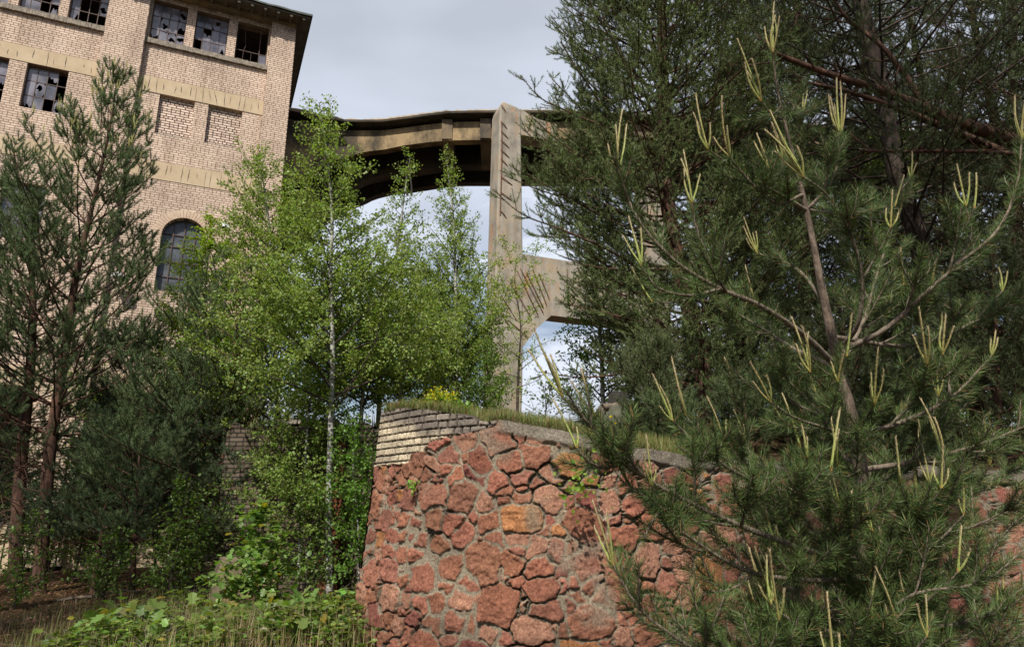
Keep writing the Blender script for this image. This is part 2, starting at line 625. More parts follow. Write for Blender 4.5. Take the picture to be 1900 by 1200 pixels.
def grid_mesh(xs, ys, zf, name, m, **kw):
    X, Y = np.meshgrid(xs, ys, indexing='ij')
    Z = zf(X, Y)
    V = np.stack([X, Y, Z], -1).reshape(-1, 3)
    nx, ny = len(xs), len(ys)
    i = np.arange(nx - 1)[:, None] * ny; j = np.arange(ny - 1)[None, :]
    Q = np.stack([i + j, i + ny + j, i + ny + j + 1, i + j + 1], -1).reshape(-1, 4)
    return mesh_obj(name, V, [Q], m, smooth=True, **kw)


xs = np.concatenate([[-600, -200, -60, -30], np.arange(-20, 12, 0.25), [15, 30, 60, 200, 600]])
ys = np.concatenate([[-300, -80, -20, -8], np.arange(-2, 24, 0.25), [30, 60, 150, 400, 900]])
g = grid_mesh(xs, ys, ground_z, 'ground', M['ground'])
tag(g, 'brown forest floor of earth and dead leaves below the wall', 'ground', kind='structure')


def build_terrace():
    n = 260
    xs = np.concatenate([np.linspace(WX[0] + 0.02, WX[-1], n)])
    yw = np.interp(xs, _xx, _yy)
    ts = np.concatenate([[0.0], np.linspace(0.03, 1, 26) ** 1.3])
    X = np.repeat(xs[:, None], len(ts), 1)
    Y = yw[:, None] + 0.05 + (12.8 - yw[:, None] - 0.05) * ts[None, :]
    Z = terrace_z(X, Y)
    V = np.stack([X, Y, Z], -1).reshape(-1, 3)
    ny = len(ts)
    i = np.arange(n - 1)[:, None] * ny; j = np.arange(ny - 1)[None, :]
    Q = np.stack([i + j, i + ny + j, i + ny + j + 1, i + j + 1], -1).reshape(-1, 4)
    mb = MB(); mb.add(V, Q)
    xs2 = np.concatenate([np.linspace(-5.2, 11, 50), [20, 40]])
    ys2 = np.array([12.8, 13.5, 15, 18, 22, 28, 36, 46])
    X, Y = np.meshgrid(xs2, ys2, indexing='ij')
    Z = 3.0 + 0.15 * fbm(X * 0.8, Y * 0.8, 31, 3) * (Y > 13)
    V = np.stack([X, Y, Z], -1).reshape(-1, 3)
    ny = len(ys2)
    i = np.arange(len(xs2) - 1)[:, None] * ny; j = np.arange(ny - 1)[None, :]
    Q = np.stack([i + j, i + ny + j, i + ny + j + 1, i + j + 1], -1).reshape(-1, 4)
    mb.add(V, Q)
    o = mb.build('terrace_ground', M['ground'], smooth=True)
    tag(o, 'raised earth terrace held up by the red stone wall', 'ground', kind='structure')


build_terrace()


# ---------------------------------------------------------------- the red rubble wall
def build_stone_wall():
    root = empty('stone_retaining_wall', (WX[3], WY[3], 0), 'curved retaining wall of red granite rubble in grey mortar with pale bricks at its left end', 'wall')
    S1 = 6.2
    s = np.concatenate([np.arange(0, 2.4, 0.007), np.arange(2.4, S1, 0.0125), np.arange(S1, WLEN, 0.04)])
    t = np.linspace(0, 1, 290)
    S, T = np.meshgrid(s, t, indexing='ij')
    top = wall_top(S)
    z0 = -0.35
    Z = z0 + T * (top - z0)
    # stone cells
    seeds = []
    r2 = random.Random(5)
    rows = np.arange(-0.5, 2.9, 0.195)
    for k, zz in enumerate(rows):
        x = -0.3 + r2.random() * 0.2
        while x < WLEN + 0.3:
            w = r2.choice([0.09, 0.12, 0.15, 0.19, 0.23, 0.28, 0.36])
            seeds.append((x + w / 2, zz + r2.uniform(-0.09, 0.09), w))
            if w < 0.2 and r2.random() < 0.6:
                seeds.append((x + w / 2 + r2.uniform(-0.04, 0.04), zz + 0.11 + r2.uniform(-0.02, 0.02), w * 0.7))
            x += w
    seeds = np.array(seeds)
    pw = (seeds[:, 2] * 0.5) ** 2 * 0.95
    ns = len(seeds)
    sr = np.random.default_rng(3)
    th_ = sr.normal(0, 0.32, ns); ca = np.cos(th_); sa = np.sin(th_); ar = sr.uniform(0.78, 1.25, ns)
    s_h = sr.uniform(0.008, 0.038, ns)
    s_tx = sr.uniform(-0.2, 0.2, ns); s_tz = sr.uniform(-0.2, 0.2, ns)
    s_gap = sr.uniform(-0.003, 0.018, ns)
    base = np.array([0.255, 0.105, 0.068])
    s_col = base[None, :] * sr.uniform(0.78, 1.18, (ns, 1)) * (1 + sr.uniform(-0.06, 0.06, (ns, 3)))
    kind = sr.random(ns)
    s_col[kind < 0.05] = np.array([0.34, 0.15, 0.065])
    s_col[(kind > 0.10) & (kind < 0.16)] = np.array([0.19, 0.065, 0.050])
    s_col[(kind > 0.19) & (kind < 0.34)] = np.array([0.30, 0.15, 0.10])
    ws = S + 0.022 * fbm(S * 13, Z * 13, 1, 4) * 2
    wz = Z + 0.022 * fbm(S * 13, Z * 13, 2, 4) * 2
    fs, fz = ws.ravel(), wz.ravel()
    n = fs.size
    e = np.zeros(n); idx = np.zeros(n, int)
    order = np.argsort(seeds[:, 0]); sx = seeds[order, 0]
    CH = 6000
    for a in range(0, n, CH):
        b = min(n, a + CH)
        lo = np.searchsorted(sx, fs[a:b].min() - 0.7); hi = np.searchsorted(sx, fs[a:b].max() + 0.7)
        ii = order[lo:hi]
        dx = fs[a:b, None] - seeds[ii, 0]; dz = fz[a:b, None] - seeds[ii, 1]
        p_ = dx * ca[ii] + dz * sa[ii]; q_ = dz * ca[ii] - dx * sa[ii]
        d = (0.68 * np.maximum(np.abs(p_) * ar[ii], np.abs(q_) / ar[ii]) + 0.32 * np.sqrt((p_ * ar[ii]) ** 2 + (q_ / ar[ii]) ** 2)) ** 2 - pw[ii]
        k2 = np.argpartition(d, 1, axis=1)[:, :2]
        d2 = np.take_along_axis(d, k2, 1)
        sw = d2[:, 0] > d2[:, 1]
        k2[sw] = k2[sw][:, ::-1]; d2[sw] = d2[sw][:, ::-1]
        i1 = ii[k2[:, 0]]; i2 = ii[k2[:, 1]]
        dist = np.hypot(seeds[i1, 0] - seeds[i2, 0], seeds[i1, 1] - seeds[i2, 1]) + 1e-6
        e[a:b] = (d2[:, 1] - d2[:, 0]) / (2 * dist)
        idx[a:b] = i1
    e = e.reshape(S.shape); idx = idx.reshape(S.shape)
    gap = s_gap[idx] + 0.016 * fbm(S * 14, Z * 14, 8, 2) + 0.022 * smooth(0.0, 0.25, fbm(S * 1.9, Z * 1.9, 9, 3))
    mask = smooth(0, 0.007, e - gap)
    rough = fbm(S * 16, Z * 16, 40, 5, 0.62)
    ridg = np.abs(fbm(S * 7 + idx * 3.1, Z * 7 - idx * 1.7, 50, 3))
    hs = s_h[idx] + s_tx[idx] * (S - seeds[idx, 0]) + s_tz[idx] * (Z - seeds[idx, 1]) + rough * 0.07 - ridg * 0.045
    hs = hs * (0.9 + 0.1 * smooth(0, 0.04, e - gap))
    hs = np.maximum(hs, 0.006)
    mort = 0.008 * fbm(S * 22, Z * 22, 60, 4) + 0.010 * fbm(S * 4, Z * 4, 61, 2)
    crack = smooth(0.010, 0.0, np.abs(e - gap * 0.4)) * smooth(-0.04, 0.08, fbm(S * 2.2, Z * 2.2, 71, 3))
    mort = mort - 0.05 * crack
    H = mort * (1 - mask) + hs * mask
    mc = np.array([0.22, 0.182, 0.135])
    mcol = mc[None, None, :] * (1 + 0.5 * fbm(S * 5, Z * 5, 77, 4))[..., None]
    scol = s_col[idx] * (1 + 0.35 * fbm(S * 12, Z * 12, 78, 3))[..., None]
    C = mcol * (1 - mask)[..., None] + scol * mask[..., None]
    C = C * (1 - 0.6 * crack * (1 - mask))[..., None]
    # cement smeared over patches
    sm = smooth(0.17, 0.27, fbm(S * 1.7, Z * 1.7, 90, 3)) * smooth(0.035, 0.0, hs - 0.02) * 0.7
    H = H * (1 - sm) + (0.025 + mort) * sm
    C = C * (1 - sm)[..., None] + mcol * sm[..., None]
    # rendered cap along the top
    capd = (top - Z)
    cap = smooth(0.16, 0.10, capd + 0.05 * fbm(S * 5, Z * 3, 95, 3)) * smooth(1.7, 2.1, S)
    H = H * (1 - cap) + (0.035 + 0.03 * fbm(S * 9, Z * 9, 96, 4)) * cap
    ccol = np.array([0.175, 0.15, 0.12]) * (1 + 1.0 * fbm(S * 3, Z * 3, 97, 4))[..., None]
    C = C * (1 - cap)[..., None] + ccol * cap[..., None]
    # pale brick quoin
    zb = np.interp(S, [0, 0.80, 0.86, 1.05, 1.12, 1.6, 1.9, 2.25], [2.02, 2.02, 2.12, 2.14, 2.24, 2.30, 2.36, 2.9])
    zb = zb + 0.02 * fbm(S * 8, Z * 8, 99, 2)
    inb = smooth(0.0, 0.004, Z - zb)
    rh = 0.079
    zw = Z + 0.006 * fbm(S * 6, Z * 2, 100, 2)
    row = np.floor(zw / rh)
    fr = zw / rh - row
    bw = np.where(_hash(row, row * 0 + 1, 5) > 0.45, 0.245, 0.185)
    off = _hash(row, row * 0 + 2, 6) * 0.25
    ub = (S + off) / bw
    # a stretcher is now and then two headers
    colm = np.floor(ub); fu = ub - colm
    hd = _hash(colm, row, 9) > 0.62
    fu2 = np.where(hd, (fu * 2) % 1.0, fu)
    bwid = np.where(hd, bw / 2, bw)
    cid = colm * 2 + np.where(hd & (fu > 0.5), 1, 0)
    de = np.minimum(np.minimum(fu2, 1 - fu2) * bwid - 0.007, np.minimum(fr, 1 - fr) * rh)
    bm = smooth(0.0035, 0.009, de + 0.004 * fbm(S * 30, Z * 30, 101, 2))
    rb = _hash(cid, row, 12)
    hb = 0.030 + 0.010 * rb + 0.006 * fbm(S * 20, Z * 20, 102, 3)
    Hb = bm * hb + (1 - bm) * (-0.006 + 0.004 * fbm(S * 30, Z * 30, 103, 2))
    weather = smooth(0.20, 0.36, (capd * -1 + 0.45) + 0.25 * (S - 0.6) * 0.5 + 0.25 * fbm(S * 3, Z * 3, 104, 3))
    pale = np.array([0.50, 0.41, 0.30]); grey = np.array([0.20, 0.165, 0.14])
    bc = (pale * (1 - weather[..., None]) + grey * weather[..., None]) * (0.80 + 0.40 * rb)[..., None]
    Cb = bc * bm[..., None] + np.array([0.06, 0.052, 0.043]) * (1 - bm)[..., None]
    H = H * (1 - inb) + Hb * inb
    C = C * (1 - inb)[..., None] + Cb * inb[..., None]
    # darker towards the foot of the wall
    low = smooth(0.9, 0.1, Z + 0.3 * fbm(S * 2, Z * 2, 105, 2))
    C = C * (1 - 0.28 * low)[..., None]
    X, Y = wall_xy(S)
    nx, ny = wall_n(S)
    off = H + 0.098 * (2.66 - Z) + 0.03 * fbm(S * 1.2, Z * 1.2, 106, 2)
    # rounded corner at the left end
    rc = np.clip(1 - S / 0.06, 0, 1) ** 2 * 0.035
    off = off - rc
    V = np.stack([X + nx * off, Y + ny * off, Z], -1).reshape(-1, 3)
    cols = C.reshape(-1, 3)
    ny_ = len(t)
    i = np.arange(len(s) - 1)[:, None] * ny_; j = np.arange(ny_ - 1)[None, :]
    Q = np.stack([i + j, i + ny_ + j, i + ny_ + j + 1, i + j + 1], -1).reshape(-1, 4)
    o0 = np.array([WX[3], WY[3], 0])
    # split faces: brick quoin is a part of its own
    bf = inb.reshape(-1)[Q].mean(1) > 0.5
    def sub(mask_, name):
        q = Q[mask_]
        used = np.unique(q)
        mp = np.full(len(V), -1); mp[used] = np.arange(len(used))
        return mesh_obj(name, V[used] - o0, [mp[q]], M['stone'], root, cols[used], True)
    sub(~bf, 'rubble_masonry')
    sub(bf, 'brick_quoin')
    # top surface (broken mortar bed) and left end face
    s3 = np.arange(0, WLEN, 0.03)
    w = np.linspace(0, 0.42, 14)
    S3, W3 = np.meshgrid(s3, w, indexing='ij')
    x, y = wall_xy(S3); nx, ny = wall_n(S3); tp = wall_top(S3)
    o3 = 0.03 + 0.098 * (2.66 - tp) - W3
    z = tp - 0.002 + 0.11 * fbm(S3 * 6, W3 * 8, 110, 5) * smooth(0, 0.05, W3) - 0.05 * smooth(0.25, 0.42, W3)
    V3 = np.stack([x + nx * o3, y + ny * o3, z], -1).reshape(-1, 3) - o0
    c3 = np.array([0.115, 0.092, 0.07]) * (1 + 1.0 * fbm(S3 * 7, W3 * 7, 111, 4))[..., None]
    k = len(w)
    i = np.arange(len(s3) - 1)[:, None] * k; j = np.arange(k - 1)[None, :]
    Q3 = np.stack([i + j, i + k + j, i + k + j + 1, i + j + 1], -1).reshape(-1, 4)
    mesh_obj('mortar_cap', V3, [Q3], M['stone'], root, c3.reshape(-1, 3), True)
    # end face running back to the side wall
    e0 = P0 = np.array([WX[0], WY[0]])
    zz = np.linspace(-0.35, 2.66, 60); dd = np.linspace(0, 1, 40)
    nx0, ny0 = wall_n(np.array([0.0]))
    Zz, Dd = np.meshgrid(zz, dd, indexing='ij')
    offz = 0.098 * (2.66 - Zz) + 0.0
    xa = WX[0] + nx0[0] * offz; ya = WY[0] + ny0[0] * offz
    Xe = xa * (1 - Dd) + (-1.62) * Dd + 0.02 * fbm(Zz * 6, Dd * 30, 120, 3) * (Dd > 0); Ye = ya * (1 - Dd) + 12.75 * Dd
    Ve = np.stack([Xe, Ye, Zz], -1).reshape(-1, 3) - o0
    k = len(dd)
    i = np.arange(len(zz) - 1)[:, None] * k; j = np.arange(k - 1)[None, :]
    Qe = np.stack([i + j, i + j + 1, i + k + j + 1, i + k + j], -1).reshape(-1, 4)
    mesh_obj('end_face', Ve, [Qe], M['old_brick'], root)
    return root


build_stone_wall()


# side wall further back, in the shade of the birches
def build_side_wall():
    root = empty('brick_side_wall', (-3.4, 12.9, 0), 'dark weathered brick wall behind the birch trunk, left of the red stone wall', 'wall')
    mb = MB()
    xs = np.linspace(-5.3, -1.5, 30)
    r = random.Random(3)
    V = []; n = len(xs)
    tops = [3.02 + 0.05 * math.sin(i * 1.7) + r.uniform(-0.03, 0.03) for i in range(n)]
    V += [(x + 3.4, -0.12, -0.3) for x in xs] + [(x + 3.4, -0.12, t) for x, t in zip(xs, tops)] + [(x + 3.4, 0.3, t) for x, t in zip(xs, tops)] + [(x + 3.4, 0.3, -0.3) for x in xs]
    Q = []
    for b in (0, n, 2 * n):
        Q += [(b + i, b + i + 1, b + n + i + 1, b + n + i) for i in range(n - 1)]
    Q.append((0, n, 2 * n, 3 * n)); Q.append((n - 1, 4 * n - 1, 3 * n - 1, 2 * n - 1))
    mb.add(V, Q)
    mb.build('brickwork', M['old_brick'], root)
    cp = MB()
    x = -5.3
    while x < -1.6:
        w = r.uniform(0.22, 0.4)
        if r.random() < 0.8:
            cp.box(x + 3.4, x + 3.4 + w - 0.015, -0.16 + r.uniform(-.02, .02), 0.2, 3.04, 3.11 + r.uniform(0, 0.04))
        x += w
    cp.build('coping', M['sill'], root)
    rp = MB(); rp.box(0.02, 0.36, -0.30, -0.123, -0.3, 2.7)
    rp.build('pier', brick_mat('red_brick', (0.22, 0.07, 0.035), (0.15, 0.05, 0.03), (0.06, 0.045, 0.035), stain=0.4), root)


build_side_wall()


def lump(name, loc, size, m, label, cat, seed, rz=0.0):
    """a broken block of concrete or stone: an eroded, chipped box"""
    n = 10
    V = []; F = []
    def face(f):
        b = len(V)
        for i in range(n + 1):
            for j in range(n + 1):
                V.append(f(i / n * 2 - 1, j / n * 2 - 1))
        for i in range(n):
            for j in range(n):
                a = b + i * (n + 1) + j
                F.append((a, a + n + 1, a + n + 2, a + 1))
    face(lambda a, b: (a, b, 1)); face(lambda a, b: (a, -1, b)); face(lambda a, b: (1, a, b))
    face(lambda a, b: (-1, b, a)); face(lambda a, b: (b, 1, a)); face(lambda a, b: (b, a, -1))
    V = np.array(V, float)
    L = np.linalg.norm(V, axis=1)[:, None]
    V = V * (1 - 0.16 * (L - 1) / 0.73)
    d = fbm(V[:, 0] * 2 + seed, V[:, 1] * 2 + V[:, 2] * 2.3, seed, 4)
    V = V * (1 + 0.35 * d)[:, None] * np.array(size) / 2
    o = mesh_obj(name, V, [np.array(F)], m, smooth=True)
    o.location = loc
    o.rotation_euler = (0.05, 0.08, rz)
    return tag(o, label, cat)


# ---------------------------------------------------------------- the brick works
BAZ = math.radians(66)
BC = P(526, 308, 21.0); BC[2] = 0
# local frame: x runs along the facade to the right (x = 0 at the corner, negative to the left), y into the building
def build_building():
    root = empty('derelict_brick_factory', tuple(BC), 'derelict pale brick factory block with broken steel windows and ochre bands', 'building', rz=math.radians(90) - BAZ)
    PR = 0.20        # pilasters stand this far proud of the recessed bays
    # recessed bay face is y = 0, pilaster face is y = -PR ... corner is at the pilaster face
    BY = PR
    right = (-4.62, -0.82); left = (-9.6, -5.75)
    TOPZ = 18.12

    def wall_with_holes(x0, x1, z0, z1, y, th, holes, name, m):
        """wall panel x0..x1, z0..z1 with rectangular holes, built as butted blocks"""
        mb = MB()
        xsn = sorted({x0, x1, *[h[0] for h in holes], *[h[1] for h in holes]})
        for a, b in zip(xsn[:-1], xsn[1:]):
            hz = sorted([(h[2], h[3]) for h in holes if h[0] < b - 1e-6 and h[1] > a + 1e-6])
            z = z0
            for p, q in hz:
                if p > z + 1e-6: quad_block(mb, a, b, y, y + th, z, p)
                z = q
            if z < z1 - 1e-6: quad_block(mb, a, b, y, y + th, z, z1)
        return mb.build(name, m, root)

    def quad_block(mb, a, b, y0, y1, z0, z1):
        mb.box(a, b, y0, y1, z0, z1)

    wins_top_r = [(-4.55, -3.50), (-3.23, -2.20), (-1.92, -0.88)]
    wins_top_l = [(-6.84, -5.80), (-8.14, -7.10), (-9.44, -8.40)]
    wins_mid_l = [(-7.60, -6.52), (-9.10, -8.05)]
    blind = [(-3.97, -2.93), (-2.51, -1.46)]
    zw0, zw1 = 16.42, 17.92
    holes_r = [(a, b, zw0, zw1) for a, b in wins_top_r] + [(-4.5, -0.95, 1.05, 4.73)]
    holes_l = [(a, b, zw0, zw1) for a, b in wins_top_l] + [(a, b, 13.1, 14.6) for a, b in wins_mid_l] + [(-9.4, -5.95, 1.05, 4.73)]
    holes_l += [(-7.6, -6.52, 9.0, 10.7)]
    # arched opening is filled in with blocks between the arch outline and the panel: leave its bounding box open
    ax0, ax1, az0, azs, azt = -3.37, -2.10, 7.9, 9.72, 10.35
    holes_r.append((ax0, ax1, az0, azt))
    holes_r += [(a, b, 13.05, 14.49) for a, b in blind]
    wall_with_holes(right[0], right[1], 0.0, TOPZ, BY, 0.38, holes_r, 'bay_wall', M['brick'])
    wall_with_holes(left[0], left[1], 0.0, TOPZ, BY, 0.38, holes_l, 'bay_wall', M['brick'])
    # spandrels over the arch
    mb = MB()
    cx = (ax0 + ax1) / 2; hw = (ax1 - ax0) / 2; hr = azt - azs
    na = 14
    arc = [(cx + hw * math.cos(PI * k / na), azs + hr * math.sin(PI * k / na)) for k in range(na + 1)]
    for k in range(na):
        (xa, za), (xb, zb) = arc[k], arc[k + 1]
        mb.prism([(xb, zb), (xa, za), (xa, azt), (xb, azt)], BY + 0.001, BY + 0.379)
    mb.build('arch_spandrel', M['brick'], root)
    mb = MB()
    for k in range(26):
        a0 = PI * (k + 0.06) / 26; a1 = PI * (k + 0.94) / 26
        p = [(cx + (hw + d) * math.cos(a), azs + (hr + d) * math.sin(a)) for a, d in ((a0, 0.0), (a1, 0.0), (a1, 0.26), (a0, 0.26))]
        mb.prism(p, BY - 0.012, BY + 0.05)
    mb.build('arch_ring', simple_mat('arch_brick', (0.44, 0.31, 0.22), (0.58, 0.45, 0.34), 7, 0.9, 0.2), root)
    gp = MB(); gp.box(ax0 - 0.05, ax1 + 0.05, BY + 0.24, BY + 0.26, az0, azt + 0.02); gp.build('arch_window_sheeting', simple_mat('grey_sheeting', (0.025, 0.028, 0.035), (0.11, 0.12, 0.14), 2.2, 0.3, 0.2), root)
    gp = MB()
    for k in range(1, 4): gp.box(ax0 + hw * k / 2 - 0.014, ax0 + hw * k / 2 + 0.014, BY + 0.20, BY + 0.238, az0, azt - 0.02 - 0.16 * abs(k - 2))
    for z in (8.4, 8.9, 9.4, 9.8): gp.box(ax0 + 0.01, ax1 - 0.01, BY + 0.205, BY + 0.235, z, z + 0.03)
    gp.build('glazing_bars', M['frame'], root)

    # pilasters
    for a, b in ((-0.82, 0.0), (-5.75, -4.62), (-10.7, -9.6)):
        mb = MB(); mb.box(a, b, 0.0, BY + 0.38, 0.0, TOPZ); mb.build('pilaster', M['brick'], root)
    # end wall and the rest of the shell
    mb = MB()
    mb.box(-0.45, -0.003, BY + 0.381, 11.0, 0.0, TOPZ)
    mb.box(-10.7, -10.3, BY + 0.381, 11.0, 0.0, TOPZ)
    mb.box(-10.29, -0.46, 10.6, 11.0, 0.0, TOPZ)
    mb.build('side_walls', M['brick'], root)
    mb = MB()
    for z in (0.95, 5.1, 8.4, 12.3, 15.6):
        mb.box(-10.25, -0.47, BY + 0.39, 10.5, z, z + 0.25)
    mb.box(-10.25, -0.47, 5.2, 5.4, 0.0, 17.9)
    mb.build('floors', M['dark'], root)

    # sills
    for a, b in ((-4.615, -0.80), (-9.59, -5.65)):
        mb = MB()
        x = a
        r = random.Random(4)
        while x < b - 0.02:
            w = 0.075
            mb.box(x + 0.004, min(x + w, b), BY - 0.10 + r.uniform(-0.008, 0.008), BY - 0.002, 16.22 + r.uniform(-.008, .008), 16.40 + r.uniform(-0.012, 0.006))
            x += w
        mb.build('sill_course', M['sill'], root)
    # ochre rendered bands with cracks
    def band(x0, x1, z0, z1, seed, n):
        mb = MB()
        mb.box(x0, x1, BY - 0.018, BY - 0.001, z0, z1)
        bd = mb.build('rendered_band', M['plaster'], root)
        r = random.Random(seed)
        mc = MB()
        for k in range(n):
            x = x0 + (k + 0.5 + r.uniform(-0.3, 0.3)) * (x1 - x0) / n
            full = r.random() < 0.45
            a = z0 + (0 if full else r.uniform(0.05, 0.25)); b = z1 - (0.02 if full else r.uniform(0.05, 0.25))
            dx = r.uniform(-0.08, 0.08) * (2 if r.random() < .2 else .4)
            w = r.uniform(0.006, 0.012)
            pts = []
            m_ = 5
            lft = []; rgt = []
            for q in range(m_ + 1):
                t = q / m_
                xx = x + dx * t + r.uniform(-0.008, 0.008)
                zz = a + (b - a) * t
                lft.append((xx - w * math.sin(PI * min(max(t, .12), .88)), zz)); rgt.append((xx + w * math.sin(PI * min(max(t, .12), .88)), zz))
            V = [(p[0], BY - 0.0205, p[1]) for p in lft + rgt]
            Q = [(q, m_ + 1 + q, m_ + 2 + q, q + 1) for q in range(m_)]
            mc.add(V, Q)
        mc.build('cracks', M['dark'], bd)
    band(-4.60, -0.822, 14.49, 15.04, 1, 17)
    band(-9.58, -5.752, 14.60, 15.13, 2, 12)
    band(-4.60, -0.822, 11.50, 12.10, 3, 16)
    band(-9.58, -5.752, 11.50, 12.10, 4, 12)
    band(-4.60, -0.822, 4.75, 5.30, 5, 12)
    band(-9.58, -5.752, 4.75, 5.30, 6, 12)
    # plinth
    mb = MB(); mb.box(-4.60, -0.84, BY - 0.05, BY - 0.002, -0.3, 1.03); mb.build('plinth', M['plaster'], root)
    mb = MB(); mb.box(-9.58, -5.77, BY - 0.05, BY - 0.002, -0.3, 1.03); mb.build('plinth', M['plaster'], root)
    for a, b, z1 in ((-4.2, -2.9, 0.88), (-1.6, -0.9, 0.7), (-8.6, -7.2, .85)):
        mb = MB(); mb.box(a, b, BY - 0.054, BY - 0.051, 0.0, z1); mb.build('cellar_dark_panel', M['dark'], root)  # flat dark panel: the cellar opening's darkness is put into its colour
    for a, b in blind:
        mb = MB(); mb.box(a - 0.02, b + 0.02, BY + 0.13, BY + 0.30, 13.03, 14.52)
        w = mb.build('bricked_up_window', M['infill'], root)
        mb = MB(); mb.box(a + 0.004, b - 0.004, BY + 0.02, BY + 0.129, 13.052, 13.10); mb.build('sill', M['sill'], w)

    def pane_poly(r, x0, x1, z0, z1, how):
        """outline of the glass left in one pane: whole, or with a bite broken out of it"""
        if how == 'whole':
            return [[(x0, z0), (x1, z0), (x1, z1), (x0, z1)]]
        W = x1 - x0; H = z1 - z0
        if how == 'top':          # jagged remnant hanging from the top
            k = 6
            zz = [z0 + H * r.uniform(0.15, 0.75) for _ in range(k + 1)]
            return [[(x0 + W * i / k, zz[i]), (x0 + W * (i + 1) / k, zz[i + 1]), (x0 + W * (i + 1) / k, z1), (x0 + W * i / k, z1)] for i in range(k)]
        if how == 'bottom':
            k = 6
            zz = [z0 + H * r.uniform(0.1, 0.8) for _ in range(k + 1)]
            return [[(x0 + W * i / k, z0), (x0 + W * (i + 1) / k, z0), (x0 + W * (i + 1) / k, zz[i + 1]), (x0 + W * i / k, zz[i])] for i in range(k)]
        # a star-shaped hole punched through
        cx = x0 + W * r.uniform(0.35, 0.65); cz = z0 + H * r.uniform(0.35, 0.65)
        k = 12; per = []
        for i in range(k):
            a = 2 * PI * i / k + 0.26
            dx, dz = math.cos(a), math.sin(a)
            t = min((x1 - cx) / dx if dx > 1e-6 else ((x0 - cx) / dx if dx < -1e-6 else 9), (z1 - cz) / dz if dz > 1e-6 else ((z0 - cz) / dz if dz < -1e-6 else 9))
            q = min(t * 0.92, r.uniform(0.18, 0.55) * min(W, H))
            per.append(((cx + dx * t, cz + dz * t), (cx + dx * q, cz + dz * q)))
        return [[per[i][1], per[i][0], per[(i + 1) % k][0], per[(i + 1) % k][1]] for i in range(k)]

    def window(x0, x1, z0, z1, nx, nz, seed, pattern, name='window'):
        r = random.Random(seed)
        y = BY + 0.17
        fr = MB()
        w = 0.022
        fr.box(x0 + 0.002, x0 + 0.035, y - 0.02, y + 0.02, z0 + 0.002, z1 - 0.002)
        fr.box(x1 - 0.035, x1 - 0.002, y - 0.02, y + 0.02, z0 + 0.002, z1 - 0.002)
        fr.box(x0 + 0.036, x1 - 0.036, y - 0.02, y + 0.02, z0 + 0.002, z0 + 0.04)
        fr.box(x0 + 0.036, x1 - 0.036, y - 0.02, y + 0.02, z1 - 0.04, z1 - 0.002)
        missing = pattern == 'gutted'
        for i in range(1, nx):
            x = x0 + (x1 - x0) * i / nx
            if missing and i == 2:
                fr.tube([(x, y, z0 + 0.05), (x + 0.01, y, z0 + 0.45)], 0.008, 4); continue
            if missing and i == 1:
                fr.tube([(x, y, z0 + 0.05), (x + 0.02, y - 0.03, z0 + 0.5), (x + 0.07, y - 0.04, z0 + 0.7), (x + 0.03, y, z0 + 0.95), (x, y, z1 - 0.05)], 0.009, 4); continue
            fr.box(x - w / 2, x + w / 2, y - 0.012, y + 0.012, z0 + 0.041, z1 - 0.041)
        for k in range(1, nz):
            z = z0 + (z1 - z0) * k / nz
            if missing and k > 1: continue
            fr.box(x0 + 0.037, x1 - 0.037, y - 0.0145, y + 0.0145, z - w / 2, z + w / 2)
        root_w = fr.build(name, M['frame'], root)
        gl = MB()
        for i in range(nx):
            for k in range(nz):
                if missing:
                    how = 'whole' if (i == nx - 1 and k == 0) else 'none'
                else:
                    how = pattern.get((i, k), 'whole')
                if how == 'none': continue
                a = x0 + (x1 - x0) * i / nx + 0.01; b = x0 + (x1 - x0) * (i + 1) / nx - 0.01
                c = z0 + (z1 - z0) * k / nz + 0.01; d = z0 + (z1 - z0) * (k + 1) / nz - 0.01
                tl = r.uniform(-0.012, 0.012)
                for pl in pane_poly(r, a, b, c, d, how):
                    V = [(p[0], y + tl * (p[0] - a) * 4, p[1]) for p in pl]
                    gl.add(V, [(0, 1, 2, 3)])
        gl.build('pane', M['glass'], root_w)
        return root_w

    window(-4.55, -3.50, zw0, zw1, 4, 3, 1, {(3, 1): 'top', (3, 2): 'hole', (1, 1): 'hole', (0, 0): 'top', (2, 0): 'hole', (3, 0): 'hole'})
    window(-3.23, -2.20, zw0, zw1, 4, 3, 2, {(0, 0): 'none', (2, 2): 'hole', (3, 0): 'top', (1, 1): 'bottom', (1, 2): 'whole'})
    window(-1.92, -0.88, zw0, zw1, 4, 3, 3, 'gutted')
    window(-6.84, -5.80, zw0, zw1, 4, 3, 4, {(0, 0): 'top', (1, 0): 'none', (2, 0): 'none', (3, 0): 'none', (1, 1): 'none', (2, 1): 'none', (3, 1): 'hole', (1, 2): 'none', (2, 2): 'none'})
    window(-8.14, -7.10, zw0, zw1, 4, 3, 5, {(3, 0): 'bottom', (2, 0): 'none', (1, 1): 'none', (2, 1): 'none', (2, 2): 'none'})
    window(-9.44, -8.40, zw0, zw1, 4, 3, 6, {(1, 1): 'hole'})
    window(-7.60, -6.52, 13.1, 14.6, 4, 3, 7, {(0, 0): 'top', (2, 2): 'top', (3, 2): 'none', (1, 1): 'hole', (3, 1): 'none', (2, 0): 'none', (3, 0): 'hole'})
    window(-9.10, -8.05, 13.1, 14.6, 4, 3, 8, {(3, 1): 'top', (3, 0): 'none', (2, 1): 'hole'})
    window(-7.60, -6.52, 9.0, 10.7, 4, 3, 9, {(1, 1): 'hole', (2, 2): 'none'})

    # roof: concrete head beam, boarded eaves, felt on top
    mb = MB(); mb.box(-10.7, -0.01, -0.06, BY + 0.3, TOPZ + 0.001, TOPZ + 0.12); hb = mb.build('eaves_beam', M['concrete_dark'], root)
